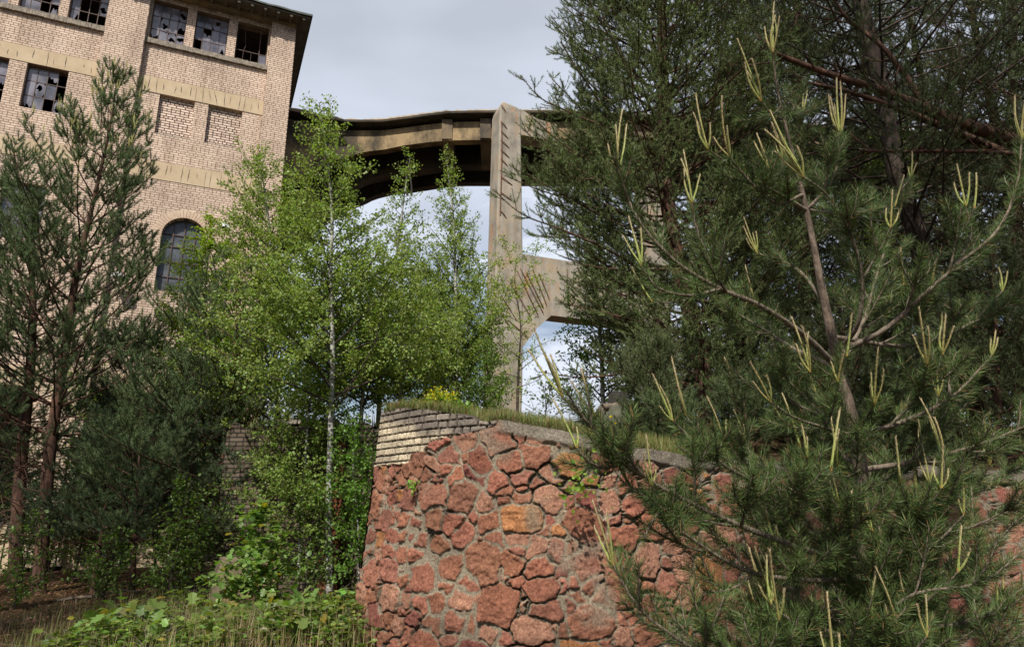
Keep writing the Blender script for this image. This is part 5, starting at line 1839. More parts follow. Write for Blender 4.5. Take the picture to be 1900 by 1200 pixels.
# ---------------------------------------------------------------- the nearest pine
def near_pine():
    r = random.Random(99); rs = np.random.default_rng(99)
    foot = P(1632, 1230, 3.35)
    gb = np.array([foot[0] + 0.02, foot[1], G(foot[0], foot[1]) - 0.08])
    ctrl = [gb, foot] + [P(u, v, y) for u, v, y in [(1612, 1080, 3.33), (1603, 950, 3.3), (1590, 820, 3.28), (1556, 680, 3.25), (1530, 560, 3.2), (1497, 393, 3.15), (1462, 250, 3.1), (1441, 160, 3.1), (1434, 98, 3.1)]]
    tp = polyline(ctrl, 0.08)
    base = gb.copy()
    root = empty('scots_pine', tuple(base), 'nearest young pine in front of the stone wall, long green needles and upright pale candles', 'pine tree')
    sl = np.concatenate([[0], np.cumsum(np.linalg.norm(np.diff(tp, axis=0), axis=1))]); H = sl[-1]
    trunk = MB(); twig = MB(); segs = Segs(); old = Segs()
    rr = np.interp(sl / H, [0, 0.25, 0.5, 0.7, 0.85, 1], [0.050, 0.041, 0.031, 0.0175, 0.009, 0.005])
    trunk.tube(tp, rr, 12)
    iN = int(np.searchsorted(sl / H, 0.80)); segs.line(tp[iN:], 0, 0.8)
    clusters = []

    def candle(p, d, big, n=None):
        clusters.append((np.array(p), unit(d), big, n or r.choice([3, 4, 5])))

    def shoot(p, d, L, rad, lvl, cand):
        n = max(4, int(L / 0.05))
        pts = grow(p, d, L, n, 0.55, 0.035, r)
        twig.tube(pts, np.linspace(rad, 0.0028, n), 5, cap=False)
        segs.line(pts, 0.12 if lvl else 0.3)
        if r.random() < cand:
            candle(pts[-1], pts[-1] - pts[-2], r.choice([0.15, 0.2, 0.25, 0.35, 0.5, 0.7]), r.choice([1, 2, 3]))
        if lvl < 2 and L > 0.20:
            for f in ((0.45, 0.78) if L > 0.4 else (0.55,)):
                i = int(f * (n - 1)); dd = unit(pts[i + 1] - pts[i]) if i + 1 < n else unit(pts[i] - pts[i - 1])
                for s in (1, -1):
                    if r.random() < 0.2: continue
                    ax = rot(perp(dd), dd, r.gauss(0, 0.5))
                    shoot(pts[i], unit(dd * 0.75 + ax * s * 0.65 + np.array([0, 0, 0.1])), L * (1 - f) * r.uniform(0.6, 1.0) + 0.06, rad * 0.6, lvl + 1, cand * 0.5)

    def branch(cpx, rad, big=0.0, ncand=4, t0=0.35, step=0.26, side=0.42, cand=0.30, start=0.25):
        pts = polyline([c if len(c) == 3 and not isinstance(c, tuple) else P(*c) for c in cpx], 0.05)
        n = len(pts)
        L = np.linalg.norm(np.diff(pts, axis=0), axis=1).sum()
        twig.tube(pts, np.linspace(rad, 0.0042, n), 7, cap=False)
        segs.line(pts, t0)
        if big: candle(pts[-1], pts[-1] - pts[-2], big, ncand)
        x = start * L
        while x < L - 0.1:
            i = min(n - 2, int(x / L * (n - 1)))
            dd = unit(pts[i + 1] - pts[i])
            for s in (1, -1):
                for q in range(1 if r.random() < 0.7 else 2):
                    if r.random() < 0.12: continue
                    ax = rot(perp(dd), dd, r.gauss(0, 0.6))
                    shoot(pts[i], unit(dd * 0.72 + ax * s * 0.7 + np.array([0, 0, 0.12])), min(side, 0.12 + 0.5 * (L - x)) * r.uniform(0.6, 1.1), rad * 0.45, 0, cand)
            x += step * r.uniform(0.8, 1.2)

    T = lambda f: np.array([np.interp(f * H, sl, tp[:, k]) for k in range(3)])
    def near_t(u, v):      # trunk point closest in picture height
        best = min(range(len(tp)), key=lambda i: abs(tp[i][2] - P(u, v, 3.25)[2]))
        return np.array(tp[best])
    candle(tp[-1], (0, 0, 1), 1.0, 6)
    B = branch
    # upper whorls
    B([near_t(1455, 232), (1432, 212, 3.05), (1412, 188, 3.0)], 0.008, 0.95, 4, 0.1, cand=0.2)
    B([near_t(1460, 240), (1478, 222, 3.25), (1490, 205, 3.4)], 0.007, 0.6, 3, 0.1, cand=0.2)
    B([near_t(1497, 393), (1440, 357, 3.0), (1380, 322, 2.95), (1314, 278, 2.9)], 0.010, 0.85, 4, 0.25, cand=0.15, side=0.2)
    B([near_t(1490, 380), (1430, 372, 2.95), (1385, 330, 2.9), (1353, 290, 2.85)], 0.009, 0.8, 4, 0.2, cand=0.1, side=0.2)
    B([near_t(1497, 393), (1530, 355, 3.1), (1556, 300, 3.1), (1559, 254, 3.1)], 0.010, 1.0, 6, 0.2, cand=0.2, side=0.25)
    B([near_t(1493, 385), (1470, 340, 3.3), (1440, 320, 3.4), (1427, 312, 3.45)], 0.008, 0.75, 4, 0.2, cand=0.2, side=0.2)
    B([near_t(1500, 400), (1580, 395, 3.4), (1650, 375, 3.55), (1690, 330, 3.6)], 0.009, 0.5, 3, 0.3, cand=0.25, side=0.25)
    # the great whorl
    B([near_t(1556, 680), (1480, 612, 3.0), (1400, 562, 2.85), (1335, 535, 2.78), (1245, 478, 2.7), (1180, 400, 2.68), (1147, 318, 2.7)], 0.017, 0.9, 5, 0.30, cand=0.12, start=0.35, side=0.34)
    B([P(1337, 536, 2.78), (1310, 470, 2.76), (1292, 420, 2.75), (1284, 376, 2.75)], 0.008, 0.75, 4, 0.1, cand=0.1, side=0.25)
    B([P(1337, 536, 2.78), (1270, 548, 2.7), (1215, 530, 2.65), (1190, 492, 2.65)], 0.008, 0.6, 4, 0.1, cand=0.2, side=0.28)
    B([near_t(1556, 670), (1640, 612, 3.1), (1710, 550, 3.0), (1772, 492, 2.95), (1802, 430, 2.95), (1792, 384, 2.95)], 0.015, 0.6, 3, 0.4, cand=0.25, start=0.4, side=0.34)
    B([P(1772, 492, 2.95), (1840, 440, 2.9), (1885, 350, 2.9), (1896, 258, 2.9)], 0.009, 0.9, 5, 0.1, cand=0.2, side=0.3)
    B([near_t(1556, 660), (1592, 600, 3.0), (1600, 520, 2.9), (1566, 410, 2.8), (1525, 352, 2.75), (1490, 328, 2.72)], 0.012, 1.0, 6, 0.35, cand=0.15, start=0.45, side=0.26)
    B([near_t(1556, 680), (1600, 600, 3.3), (1630, 500, 3.5), (1660, 415, 3.6)], 0.012, 0.6, 4, 0.3, cand=0.3, side=0.4)
    B([near_t(1556, 675), (1480, 650, 3.4), (1400, 600, 3.6), (1330, 560, 3.8)], 0.012, 0.5, 3, 0.3, cand=0.25, side=0.4)
    B([near_t(1556, 690), (1535, 720, 3.05), (1512, 700, 2.9), (1503, 690, 2.85)], 0.008, 0.7, 4, 0.1, cand=0.2, side=0.2)
    B([near_t(1545, 620), (1700, 640, 3.3), (1800, 600, 3.35), (1860, 540, 3.4)], 0.012, 0.4, 3, 0.3, cand=0.3, side=0.4)
    B([near_t(1530, 560), (1480, 500, 3.3), (1440, 480, 3.4), (1405, 470, 3.45)], 0.010, 0.6, 5, 0.2, cand=0.3, side=0.3)
    # middle
    B([near_t(1585, 800), (1610, 770, 3.1), (1622, 750, 3.0)], 0.008, 0.7, 4, 0.1, cand=0.3, side=0.3)
    B([near_t(1585, 800), (1520, 790, 3.0), (1465, 770, 2.9), (1430, 745, 2.85)], 0.010, 0.5, 3, 0.2, cand=0.3, side=0.34)
    B([near_t(1588, 810), (1680, 780, 3.2), (1760, 740, 3.2), (1840, 660, 3.2)], 0.013, 0.4, 3, 0.25, cand=0.3, side=0.4)
    B([near_t(1585, 800), (1500, 760, 3.6), (1420, 730, 3.8), (1360, 700, 4.0)], 0.011, 0.4, 3, 0.25, cand=0.3, side=0.4)
    B([near_t(1597, 880), (1560, 880, 3.0), (1553, 860, 2.9)], 0.008, 0.55, 3, 0.1, cand=0.25, side=0.3)
    B([near_t(1597, 880), (1700, 855, 3.3), (1800, 830, 3.3), (1900, 790, 3.3), (1980, 740, 3.3)], 0.014, 0.4, 3, 0.2, cand=0.25, side=0.42)
    B([near_t(1600, 930), (1513, 926, 3.0), (1440, 905, 2.9), (1373, 880, 2.8), (1300, 830, 2.7), (1248, 780, 2.65)], 0.013, 0.55, 3, 0.25, cand=0.3, start=0.25, side=0.36)
    B([near_t(1603, 1040), (1530, 1030, 3.05), (1440, 1000, 2.85), (1350, 965, 2.7), (1290, 937, 2.6), (1205, 890, 2.5), (1162, 857, 2.5), (1100, 795, 2.45), (1043, 735, 2.45)], 0.017, 0.75, 4, 0.25, cand=0.28, start=0.22, side=0.40)
    B([P(1162, 857, 2.5), (1140, 815, 2.5), (1105, 775, 2.5)], 0.006, 0.55, 2, 0.05, cand=0.2, side=0.2)
    B([P(1162, 857, 2.5), (1120, 868, 2.45), (1082, 848, 2.4), (1070, 830, 2.4)], 0.006, 0.5, 2, 0.05, cand=0.3, side=0.24)
    B([P(1250, 915, 2.56), (1215, 960, 2.5), (1200, 985, 2.45), (1195, 1000, 2.4)], 0.006, 0.0, 2, 0.05, cand=0.3, side=0.25)
    B([near_t(1606, 1060), (1500, 1075, 3.0), (1385, 1058, 2.8), (1300, 1010, 2.65), (1230, 950, 2.55), (1210, 900, 2.5)], 0.014, 0.5, 3, 0.2, cand=0.3, side=0.38)
    B([near_t(1606, 1060), (1690, 1040, 3.1), (1745, 1000, 3.0), (1788, 955, 2.95)], 0.012, 0.5, 2, 0.25, cand=0.3, side=0.36)
    B([near_t(1606, 1060), (1720, 1070, 3.4), (1830, 1020, 3.5), (1900, 950, 3.6)], 0.012, 0.4, 2, 0.2, cand=0.3, side=0.4)
    B([near_t(1606, 1050), (1520, 1020, 3.6), (1440, 980, 3.8), (1370, 960, 4.0)], 0.011, 0.3, 2, 0.2, cand=0.3, side=0.4)
    B([near_t(1614, 1150), (1690, 1130, 3.0), (1750, 1090, 2.9), (1778, 1060, 2.85)], 0.012, 0.5, 2, 0.2, cand=0.3, side=0.36)
    B([near_t(1614, 1150), (1760, 1160, 3.1), (1860, 1120, 3.1), (1930, 1060, 3.1)], 0.012, 0.3, 2, 0.2, cand=0.3, side=0.4)
    B([near_t(1614, 1160), (1540, 1180, 2.9), (1480, 1160, 2.75), (1430, 1120, 2.7)], 0.012, 0.5, 3, 0.2, cand=0.3, side=0.38)
    B([near_t(1620, 1220), (1480, 1250, 2.7), (1340, 1225, 2.5), (1250, 1180, 2.4), (1180, 1120, 2.35), (1138, 1048, 2.35)], 0.014, 0.6, 3, 0.25, cand=0.3, side=0.3, start=0.35)
    B([near_t(1620, 1220), (1500, 1260, 2.9), (1390, 1240, 2.75), (1320, 1180, 2.65), (1290, 1120, 2.6)], 0.012, 0.4, 3, 0.2, cand=0.3, side=0.36)
    B([near_t(1620, 1225), (1640, 1230, 2.9), (1690, 1215, 2.7), (1720, 1180, 2.65)], 0.012, 0.4, 2, 0.2, cand=0.3, side=0.36)
    B([near_t(1620, 1230), (1760, 1240, 3.0), (1850, 1210, 2.9), (1900, 1170, 2.9)], 0.012, 0.3, 2, 0.2, cand=0.3, side=0.4)
    for uv in [((1740, 1000, 3.1), (1850, 960, 3.1), (1960, 880, 3.1)), ((1720, 940, 3.5), (1820, 900, 3.6), (1900, 860, 3.7)), ((1700, 1100, 2.9), (1820, 1080, 2.8), (1900, 1020, 2.8)),
               ((1700, 960, 3.0), (1760, 920, 2.9), (1790, 870, 2.9)), ((1450, 1200, 2.9), (1400, 1190, 2.8), (1360, 1150, 2.8))]:
        B([T(0.05 + 0.30 * r.random()), uv[0], uv[1], uv[2]], 0.011, 0.35, 2, 0.15, cand=0.3, side=0.42)
    # boughs on the far side and towards the right
    for k in range(14):
        f = r.uniform(0.12, 0.50)
        p = T(f); az = r.uniform(-1.2, 1.9); el = r.uniform(0.05, 0.4)
        d = np.array([math.sin(az) * math.cos(el), math.cos(az) * math.cos(el), math.sin(el)])
        L = r.uniform(0.5, 1.25) * (1.1 - f * 0.6)
        pts = grow(p, d, L, 8, 0.5, 0.04, r)
        B([pts[0], pts[2], pts[4], pts[7]], 0.010, 0.35, 2, 0.25, cand=0.25, side=0.36)

    trunk.build('trunk', M['near_bark'], root, True, origin=base)
    twig.build('branches', M['pine_twig'], root, True, origin=base)
    V, Tn, C = needles(segs, 1100, 0.056, 0.0020, 0.80, (0.078, 0.115, 0.036), rs, 0.26, 0.02, bend=True, twotone=0.3)
    nn_ = len(C) // 5
    old_ = rs.random(nn_) < 0.05
    C.reshape(nn_, 5, 3)[old_] = np.array([0.20, 0.12, 0.05])
    mesh_obj('crown', V - base, [Tn], M['needles'], root, C)
    # candles: pale upright clusters of new growth
    clusters.sort(key=lambda c: -c[2])
    for p, d, big, n in clusters[:96]:
        mb = MB()
        up = unit(d * r.uniform(0.2, 0.9) + np.array([r.gauss(0, 0.1), r.gauss(0, 0.1), 1.0]))
        Ls = [0.36 * big] + [0.36 * big * r.uniform(0.35, 0.8) for _ in range(n - 1)]
        a0 = r.random() * 6.28
        u_ = perp(up); w_ = np.cross(up, u_)
        for q, L in enumerate(Ls):
            a = a0 + q * 2 * PI / max(1, n - 1)
            out = (u_ * math.cos(a) + w_ * math.sin(a)) * (0.0 if q == 0 else 1.0)
            m_ = max(6, int(L / 0.006))
            t = np.linspace(0, 1, m_)
            lean = np.array([r.gauss(0, 0.04), r.gauss(0, 0.04), 0])
            pts = np.array([p + up * L * x + out * (0.020 * math.sin(min(1, x * 1.6) * PI / 2) + 0.018 * x) * (0.5 + big * 0.6) + lean * L * x * x * 2 for x in t])
            rad = (0.0046 - 0.0018 * t) * (0.75 + 0.4 * big) + 0.0007 * (rs.random(m_) - 0.5)
            rad[-1] = 0.001
            age = r.random(); c0 = np.array([0.27, 0.32, 0.085]) * (0.75 + 0.4 * age) + np.array([0.06, -0.02, 0.01]) * (1 - age); c1 = np.array([0.42, 0.33, 0.20])
            cc = c0[None] * (1 - t[:, None] ** 2) + c1[None] * t[:, None] ** 2
            cc[: max(1, m_ // 12)] = (0.42, 0.24, 0.07)
            mb.tube(pts, rad, 5, np.repeat(cc, 5, axis=0))
            # the first stubby new needles lying along it
            k2 = int(L / 0.0022)
            tt = rs.random(k2)
            bp = np.stack([np.interp(tt, t, pts[:, j]) for j in range(3)], 1)
            aa = rs.random(k2) * 2 * PI
            od = u_[None] * np.cos(aa)[:, None] + w_[None] * np.sin(aa)[:, None]
            bb = bp + od * 0.003; tipn = bp + od * 0.0085 + up[None] * 0.011
            sd = np.cross(od, up[None]) * 0.0011
            Vn = np.stack([bb - sd, bb + sd, tipn], 1).reshape(-1, 3)
            cn = np.repeat(np.stack([np.interp(tt, t, cc[:, j]) for j in range(3)], 1) * rs.uniform(0.8, 1.15, (k2, 1)), 3, axis=0)
            mb.add(Vn, [], np.arange(3 * k2).reshape(-1, 3), cn)
        mb.build('young_shoot', M['candle'], root, False, origin=base)
    return root


near_pine()


# ---------------------------------------------------------------- ground cover
def blades(n, xf, hgt, wid, col, seed, name, label, parent=None, lean=0.35, zf=ground_z):
    rs = np.random.default_rng(seed)
    x, y = xf(rs, n)
    z = zf(x, y) - 0.01
    h = hgt * rs.uniform(0.4, 1.2, len(x))
    a = rs.random(len(x)) * 2 * PI
    d = np.stack([np.cos(a), np.sin(a), np.zeros(len(x))], 1)
    s = np.stack([-np.sin(a), np.cos(a), np.zeros(len(x))], 1)
    ln = np.abs(rs.normal(0, lean, len(x)))
    b = np.stack([x, y, z], 1)
    m = b + np.array([0, 0, 1]) * (h * 0.55)[:, None] + d * (h * ln * 0.35)[:, None]
    t = b + np.array([0, 0, 1]) * (h * (1 - 0.3 * ln))[:, None] + d * (h * ln)[:, None]
    w = (wid * rs.uniform(0.6, 1.3, len(x)) / 2)[:, None]
    V = np.stack([b - s * w, b + s * w, m + s * w * 0.8, m - s * w * 0.8, t], 1).reshape(-1, 3)
    i = np.arange(len(x))[:, None] * 5
    T = np.concatenate([i + np.array([[0, 1, 2]]), i + np.array([[0, 2, 3]]), i + np.array([[3, 2, 4]])])
    cols = np.array(col)[rs.integers(0, len(col), len(x))] * rs.uniform(0.7, 1.25, (len(x), 1))
    o = mesh_obj(name, V, [T], M['grass'], parent, np.repeat(cols, 5, axis=0))
    if label: tag(o, label, 'grass', kind='stuff')
    return o


def terrace_strip(rs, n):
    s = rs.random(n) ** 1.2 * 4.6
    x, y = wall_xy(s)
    return np.maximum(x + rs.normal(0, 0.05, n), WX[0] + 0.06), y + 0.20 + np.abs(rs.normal(0, 0.9, n))


blades(26000, terrace_strip, 0.19, 0.007, [(0.17, 0.21, 0.06), (0.24, 0.23, 0.09), (0.12, 0.18, 0.045), (0.28, 0.17, 0.09), (0.15, 0.20, 0.05)], 5, 'terrace_grass', 'thin sunlit grass and dry stalks along the top of the red stone wall', zf=terrace_z)


def edge_strip(rs, n):
    s = rs.random(n) * 5.5
    keep = fbm(s * 3.1, s * 0, 300, 3) > -0.08
    s = s[keep]
    x, y = wall_xy(s); nx, ny = wall_n(s)
    q = rs.uniform(-0.26, 0.02, len(s))
    return np.maximum(x + nx * q, WX[0] + 0.03), y + ny * q


def edge_z(x, y):
    return wall_top(np.interp(x, _xx, _ss)) + 0.0


blades(9000, edge_strip, 0.13, 0.006, [(0.15, 0.19, 0.055), (0.22, 0.19, 0.09), (0.20, 0.13, 0.08), (0.12, 0.17, 0.04)], 51, 'edge_grass', 'ragged grass and roots hanging over the broken edge of the red stone wall', zf=edge_z, lean=1.1)


def far_strip(rs, n):
    return rs.uniform(-5, 9, n), rs.uniform(12.9, 24, n)


blades(9000, far_strip, 0.45, 0.014, [(0.18, 0.21, 0.07), (0.28, 0.25, 0.11), (0.14, 0.18, 0.05)], 6, 'meadow_grass', 'taller grass on the terrace behind the wall, round the pillar foot', zf=lambda x, y: np.full(len(x), 3.0))


def lower(rs, n):
    x = rs.uniform(-7.5, 0.4, n); y = rs.uniform(6.2, 12.5, n)
    return x, y


blades(20000, lower, 0.12, 0.007, [(0.20, 0.14, 0.085), (0.13, 0.16, 0.05), (0.24, 0.16, 0.10), (0.14, 0.085, 0.055)], 7, 'forest_grass', 'dry and green grass blades on the ground below the wall')
blades(7000, lambda rs, n: (rs.uniform(-5.5, -1.4, n), rs.uniform(7.2, 11.0, n)), 0.42, 0.007, [(0.16, 0.21, 0.05), (0.26, 0.22, 0.10), (0.30, 0.21, 0.12)], 88, 'weed_stalks', 'tall grass blades and dry stalks among the bramble leaves')
blades(12000, lambda rs, n: (rs.uniform(0.4, 5.5, n), rs.uniform(4.2, 7.6, n)), 0.16, 0.006, [(0.26, 0.20, 0.12), (0.16, 0.19, 0.06), (0.32, 0.22, 0.14)], 8, 'grass', 'dry grass at the foot of the wall behind the nearest pine')


def litter(n, seed):
    rs = np.random.default_rng(seed)
    x = rs.uniform(-11, 5, n); y = rs.uniform(5.5, 18, n)
    z = ground_z(x, y) + 0.01 + rs.random(n) * 0.02
    d = rs.normal(0, 1, (n, 3)); d[:, 2] *= 0.25
    V, T, C = leaves(np.stack([x, y, z], 1), d, 0.075, OVAL, (0.20, 0.115, 0.06), rs, 0.8, 0.5, 0.1)
    o = mesh_obj('leaf_litter', V, [T], M['grass'], None, C)
    tag(o, 'brown fallen leaves scattered over the forest floor', 'leaves', kind='stuff')


litter(26000, 4)


def bramble():
    rs = np.random.default_rng(17)
    n = 17000
    x = rs.uniform(-6.6, -1.3, n); y = rs.uniform(7.3, 11.8, n)
    u = 950 + x / y * 1310
    v = 936 + 1.5 * 1310 / y
    dens = fbm(x * 1.1, y * 1.1, 200, 3)
    edge = v - np.interp(u, [0, 60, 150, 250, 330, 480, 620, 700, 760], [1300, 1260, 1205, 1160, 1125, 1100, 1105, 1130, 1200])
    keep = (edge + dens * 90 > 0) & (rs.random(n) < 0.22 + 3.2 * (fbm(x * 2.2, y * 2.2, 201, 3) + 0.05))
    x, y, dens = x[keep], y[keep], dens[keep]
    h = np.clip(0.24 + dens * 0.8, 0.05, 0.6) * rs.uniform(0.35, 1.0, len(x))
    pos = np.stack([x, y, ground_z(x, y) + h], 1)
    # three leaflets to a leaf
    P3 = []; D3 = []
    for k in (-0.9, 0, 0.9):
        a = rs.random(len(x)) * 0.01 + np.arctan2(dens, x * 9 % 1 - 0.5) * 7 + rs.random(len(x))
        a = (np.arange(len(x)) * 2.4) + k
        P3.append(pos); D3.append(np.stack([np.cos(a), np.sin(a), np.full(len(x), 0.12)], 1) + rs.normal(0, 0.12, (len(x), 3)))
    V, T, C = leaves(np.concatenate(P3), np.concatenate(D3), 0.078, OVAL, (0.17, 0.235, 0.055), rs, 0.5, 0.5, 0.14, 0.03, (0.38, 0.33, 0.05))
    o = mesh_obj('bramble_patch', V, [T], M['leaves'], None, C)
    tag(o, 'bright green bramble and seedling leaves covering the sunlit ground left of the wall', 'ground cover', kind='stuff')
    mb = MB()
    r = random.Random(3)
    for _ in range(520):
        i = r.randrange(len(x))
        g0 = np.array([x[i], y[i], float(ground_z(x[i], y[i]))])
        e = g0 + np.array([r.gauss(0, 0.25), r.gauss(0, 0.25), r.uniform(0.15, 0.4)])
        mb.tube([g0, (g0 + e) / 2 + np.array([0, 0, 0.08]), e], [0.004, 0.003, 0.002], 4, cap=False)
    o = mb.build('bramble_stems', M['pine_twig'])
    tag(o, 'thin arching stems rising through the bramble leaves', 'stems', kind='stuff')


bramble()


def seedlings():
    rs = np.random.default_rng(23)
    n = 900
    k = rs.integers(0, 60, n)
    cx = rs.uniform(-5.2, -1.7, 60); cy = rs.uniform(7.6, 10.6, 60)
    x = cx[k] + rs.normal(0, 0.12, n); y = cy[k] + rs.normal(0, 0.12, n)
    z = ground_z(x, y) + rs.uniform(0.12, 0.55, n) * (0.6 + 0.4 * rs.random(60)[k])
    d = np.stack([x - cx[k], y - cy[k], rs.normal(0.02, 0.05, n)], 1) + rs.normal(0, 0.05, (n, 3))
    V, T, C = leaves(np.stack([x, y, z], 1), d, 0.13, LOBED, (0.16, 0.225, 0.055), rs, 0.75, 0.4, 0.12, 0.04, (0.40, 0.30, 0.05))
    o = mesh_obj('maple_seedlings', V, [T], M['leaves'], None, C)
    tag(o, 'larger lobed seedling leaves standing out of the bramble patch', 'ground cover', kind='stuff')


seedlings()

# ivy and creeper leaves hanging on the wall's shaded left side and on the dark brick wall
def creeper(name, label, n, xf, size, col, seed):
    rs = np.random.default_rng(seed)
    pos, d = xf(rs, n)
    V, T, C = leaves(pos, d, size, RHOMB, col, rs, 0.5, 0.3, 0.08)
    b = pos.mean(0); b = np.array([b[0], b[1], pos[:, 2].min()])
    o = mesh_obj(name, V, [T], M['leaves'], None, C, origin=b)
    return tag(o, label, 'climbing plant')


def cr1(rs, n):
    z = rs.uniform(0.1, 2.9, n); y = 12.75 - np.abs(rs.normal(0, 0.25, n)); x = -2.5 + rs.normal(0, 0.35, n) + 0.2 * np.sin(z * 3)
    d = rs.normal(0, 0.6, (n, 3)); d[:, 2] -= 0.6
    return np.stack([x, y, z], 1), d


creeper('creeper', 'creeper hanging on the dark brick wall next to the stone wall corner', 1500, cr1, 0.06, (0.11, 0.19, 0.03), 91)


def small_plant(name, u, v, y, h, spread, n, size, tmpl, col, label, cat, seed, z=None, flowers=None, elev=1.0):
    r = random.Random(seed); rs = np.random.default_rng(seed)
    b = P(u, v, y)
    if z is not None: b[2] = z
    root = empty(name, tuple(b), label, cat)
    mb = MB(); segs = Segs(); tips = []
    for k in range(n):
        az = r.random() * 6.28; el = elev + r.gauss(0, 0.25)
        pts = grow((0, 0, -0.02), (math.sin(az) * math.cos(el) * spread, math.cos(az) * math.cos(el) * spread, math.sin(el)), h * r.uniform(0.6, 1.1), 6, 0.3, 0.08, r)
        mb.tube(pts, np.linspace(0.006, 0.002, 6), 4, cap=False)
        segs.line(pts, 0.15); tips.append(pts[-1])
    mb.build('stems', M['green_stem'], root)
    pos, d = leaf_points(segs, 60 / max(h, 0.3) * 0.5, rs, 0.01, 0.9, 0.05)
    V, T, C = leaves(pos, d, size, tmpl, col, rs, 0.7, 0.25, 0.08)
    mesh_obj('foliage', V, [T], M['leaves'], root, C)
    if flowers:
        tips = np.array(tips)
        pos = np.repeat(tips, 22, axis=0) + rs.normal(0, 0.035, (len(tips) * 22, 3))
        d = rs.normal(0, 1, pos.shape); d[:, 2] = np.abs(d[:, 2])
        V, T, C = leaves(pos, d, 0.028, OVAL, flowers, rs, 0.8, 0.2, 0.06)
        mesh_obj('flower_heads', V, [T], M['leaves'], root, C)
    return root


M['green_stem'] = simple_mat('green_stem', (0.10, 0.14, 0.04), (0.18, 0.22, 0.07), 20, 0.7, 0)
small_plant('spurge', 812, 775, 8.1, 0.36, 1.0, 26, 0.07, RHOMB, (0.22, 0.30, 0.05), 'spurge clump with yellow flower heads on top of the wall', 'wild flower', 1, z=2.55, flowers=(0.62, 0.52, 0.03))
small_plant('weed', 850, 775, 7.75, 0.24, 1.2, 18, 0.10, RHOMB, (0.19, 0.29, 0.05), 'leafy green weed beside the spurge on the wall top', 'plant', 2, z=2.5)
for i, (u, v, lab) in enumerate([(770, 905, 'small seedling growing from a mortar joint near the orange stone'), (822, 1015, 'tiny seedling in a joint halfway down the left of the stone wall'), (818, 1180, 'seedling at the foot of the stone wall')]):
    y = 7.3 - 0.1 * i
    small_plant('seedling', u, v, y, 0.10, 1.5, 4, 0.045, OVAL, (0.20, 0.34, 0.05), lab, 'plant', 10 + i)
rs_ = np.random.default_rng(5)


def cr2(rs, n):
    c = np.array([P(1092, 900, 6.35), P(1060, 985 - 80, 6.35), P(1080, 870, 6.4)])
    p = c[rs.integers(0, 3, n)] + rs.normal(0, 0.09, (n, 3))
    d = rs.normal(0, 0.6, (n, 3)); d[:, 2] -= 0.3
    return p, d


creeper('creeper', 'fresh green creeper leaves on the stone wall below the lowest left pine bough', 110, cr2, 0.055, (0.24, 0.38, 0.06), 92)


def dandelion(u, v, y, label, dz=0.0):
    b = P(u, v, y)
    h = 0.16
    b = b - np.array([0, 0, h])
    root = empty('dandelion', tuple(b), label, 'wild flower', 'dandelions on the terrace')
    mb = MB(); mb.tube([(0, 0, -0.12), (0.005, 0, h * 0.5), (0, 0, h)], 0.003, 5); mb.build('stem', M['green_stem'], root)
    n = 40
    rs = np.random.default_rng(int(u))
    a = np.arange(n) * 2.4
    el = np.linspace(0.1, 1.2, n)
    d = np.stack([np.cos(a) * np.cos(el), np.sin(a) * np.cos(el), np.sin(el)], 1)
    V, T, C = leaves(np.tile(np.array([0, 0, h]), (n, 1)), d, 0.024, RHOMB, (0.85, 0.66, 0.01), rs, 0.6, 0.1, 0.02)
    mesh_obj('flower_head', V, [T], M['leaves'], root, C)


for u, v, y, lab in [(1134, 774, 8.4, 'dandelion standing highest on the slope, left of the others'), (1162, 792, 8.2, 'largest dandelion in the row above the wall'), (1141, 786, 8.3, 'dandelion just left of the largest one'),
                     (1172, 787, 8.3, 'dandelion just right of the largest one'), (1464, 852, 8.0, 'lone dandelion on the wall top below the young pine')]:
    dandelion(u, v, y, lab)

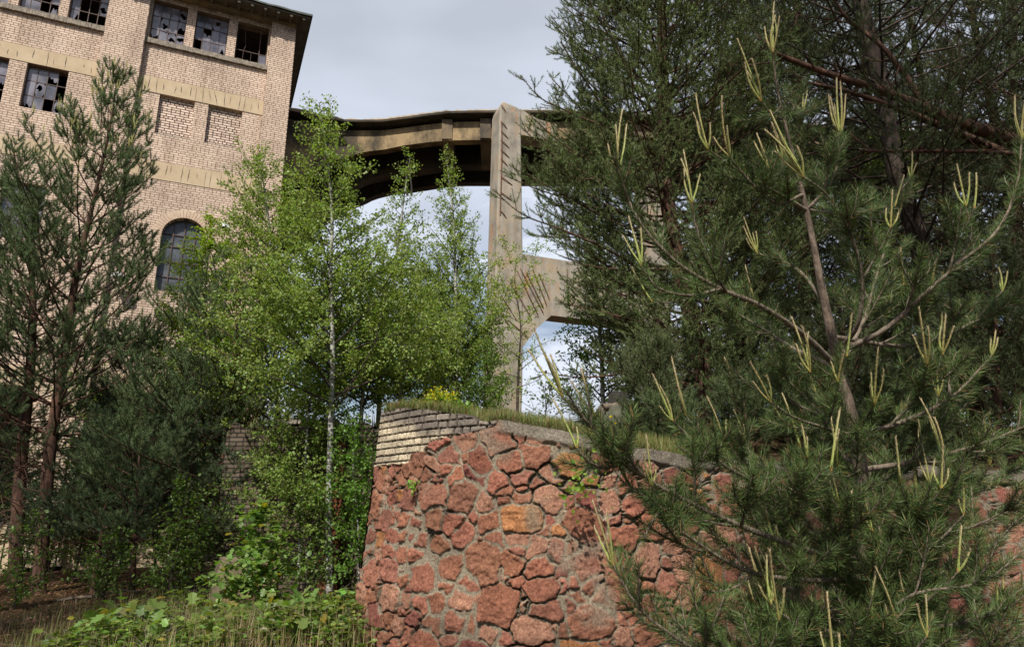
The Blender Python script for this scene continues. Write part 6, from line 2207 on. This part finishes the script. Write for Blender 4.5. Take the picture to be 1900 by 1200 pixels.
# broken concrete, logs and sticks
def log(name, a, b, ra, rb, m, label, cat='stick', wob=0.04, seed=0, twigs=0):
    r = random.Random(seed)
    a = np.array(a, float); b = np.array(b, float)
    n = 10
    pts = np.array([a + (b - a) * i / (n - 1) + np.array([r.gauss(0, wob), r.gauss(0, wob), r.gauss(0, wob * 0.6)]) * (0 < i < n - 1) for i in range(n)])
    mb = MB(); mb.tube(pts - a, np.linspace(ra, rb, n), 8)
    for _ in range(twigs):
        i = r.randrange(2, n - 1)
        q = grow(pts[i] - a, unit(b - a) + np.array([r.gauss(0, .8), r.gauss(0, .8), r.uniform(0, .8)]), r.uniform(0.2, 0.7), 5, 0, 0.15, r)
        mb.tube(q, np.linspace(rb, 0.003, 5), 4, cap=False)
    o = mb.build(name, M[m], None, True)
    o.location = a
    return tag(o, label, cat)


M['mossy'] = simple_mat('mossy_concrete', (0.045, 0.055, 0.025), (0.17, 0.155, 0.125), 5, 0.95, 0.5)
b = P(1178, 778, 10.2); lump('concrete_block', (b[0], b[1], b[2] - 0.04), (1.1, 0.8, 0.46), M['mossy'], 'mossy broken concrete block on the terrace under the large dense pine', 'concrete block', 3, 0.2)
a = P(1118, 755, 9.95); b = P(1162, 751, 10.1)
log('log', a, b, 0.05, 0.045, 'pine_twig', 'short pale sawn log lying on the mossy concrete block', 'log', 0.004, 1)
b = P(1145, 742, 10.3); lump('tree_stump', (b[0], b[1], b[2] - 0.02), (0.22, 0.22, 0.3), M['dark'], 'black rotten stump standing behind the short pale log', 'stump', 6, 0.5)
bx, by = (470 - 950) / 1310 * 11.6, 11.6
lump('boulder', (bx, by, 0.30), (1.0, 0.8, 0.9), M['concrete_dark'], 'grey mossy boulder in front of the dark brick wall, behind the maple sapling', 'boulder', 9, 0.3)
log('fallen_branch', (-7.6, 12.2, G(-7.6, 12.2) + 0.05), (-5.6, 12.9, G(-5.6, 12.9) + 0.3), 0.03, 0.012, 'pine_twig', 'grey fallen branch on the shaded ground in front of the ochre plinth', 'branch', 0.05, 4, 5)
log('fallen_branch', (-2.7, 9.1, G(-2.7, 9.1) + 0.1), (-1.75, 9.4, G(-1.75, 9.4) + 0.42), 0.016, 0.006, 'pine_twig', 'pale dry branch leaning at the foot of the red wall corner', 'branch', 0.03, 5, 6)
log('fallen_branch', (-2.4, 7.9, G(-2.4, 7.9) + 0.03), (-1.9, 7.3, G(-1.9, 7.3) + 0.03), 0.010, 0.005, 'pine_twig', 'thin pale stick lying at the bottom edge left of the wall', 'branch', 0.02, 6, 2)
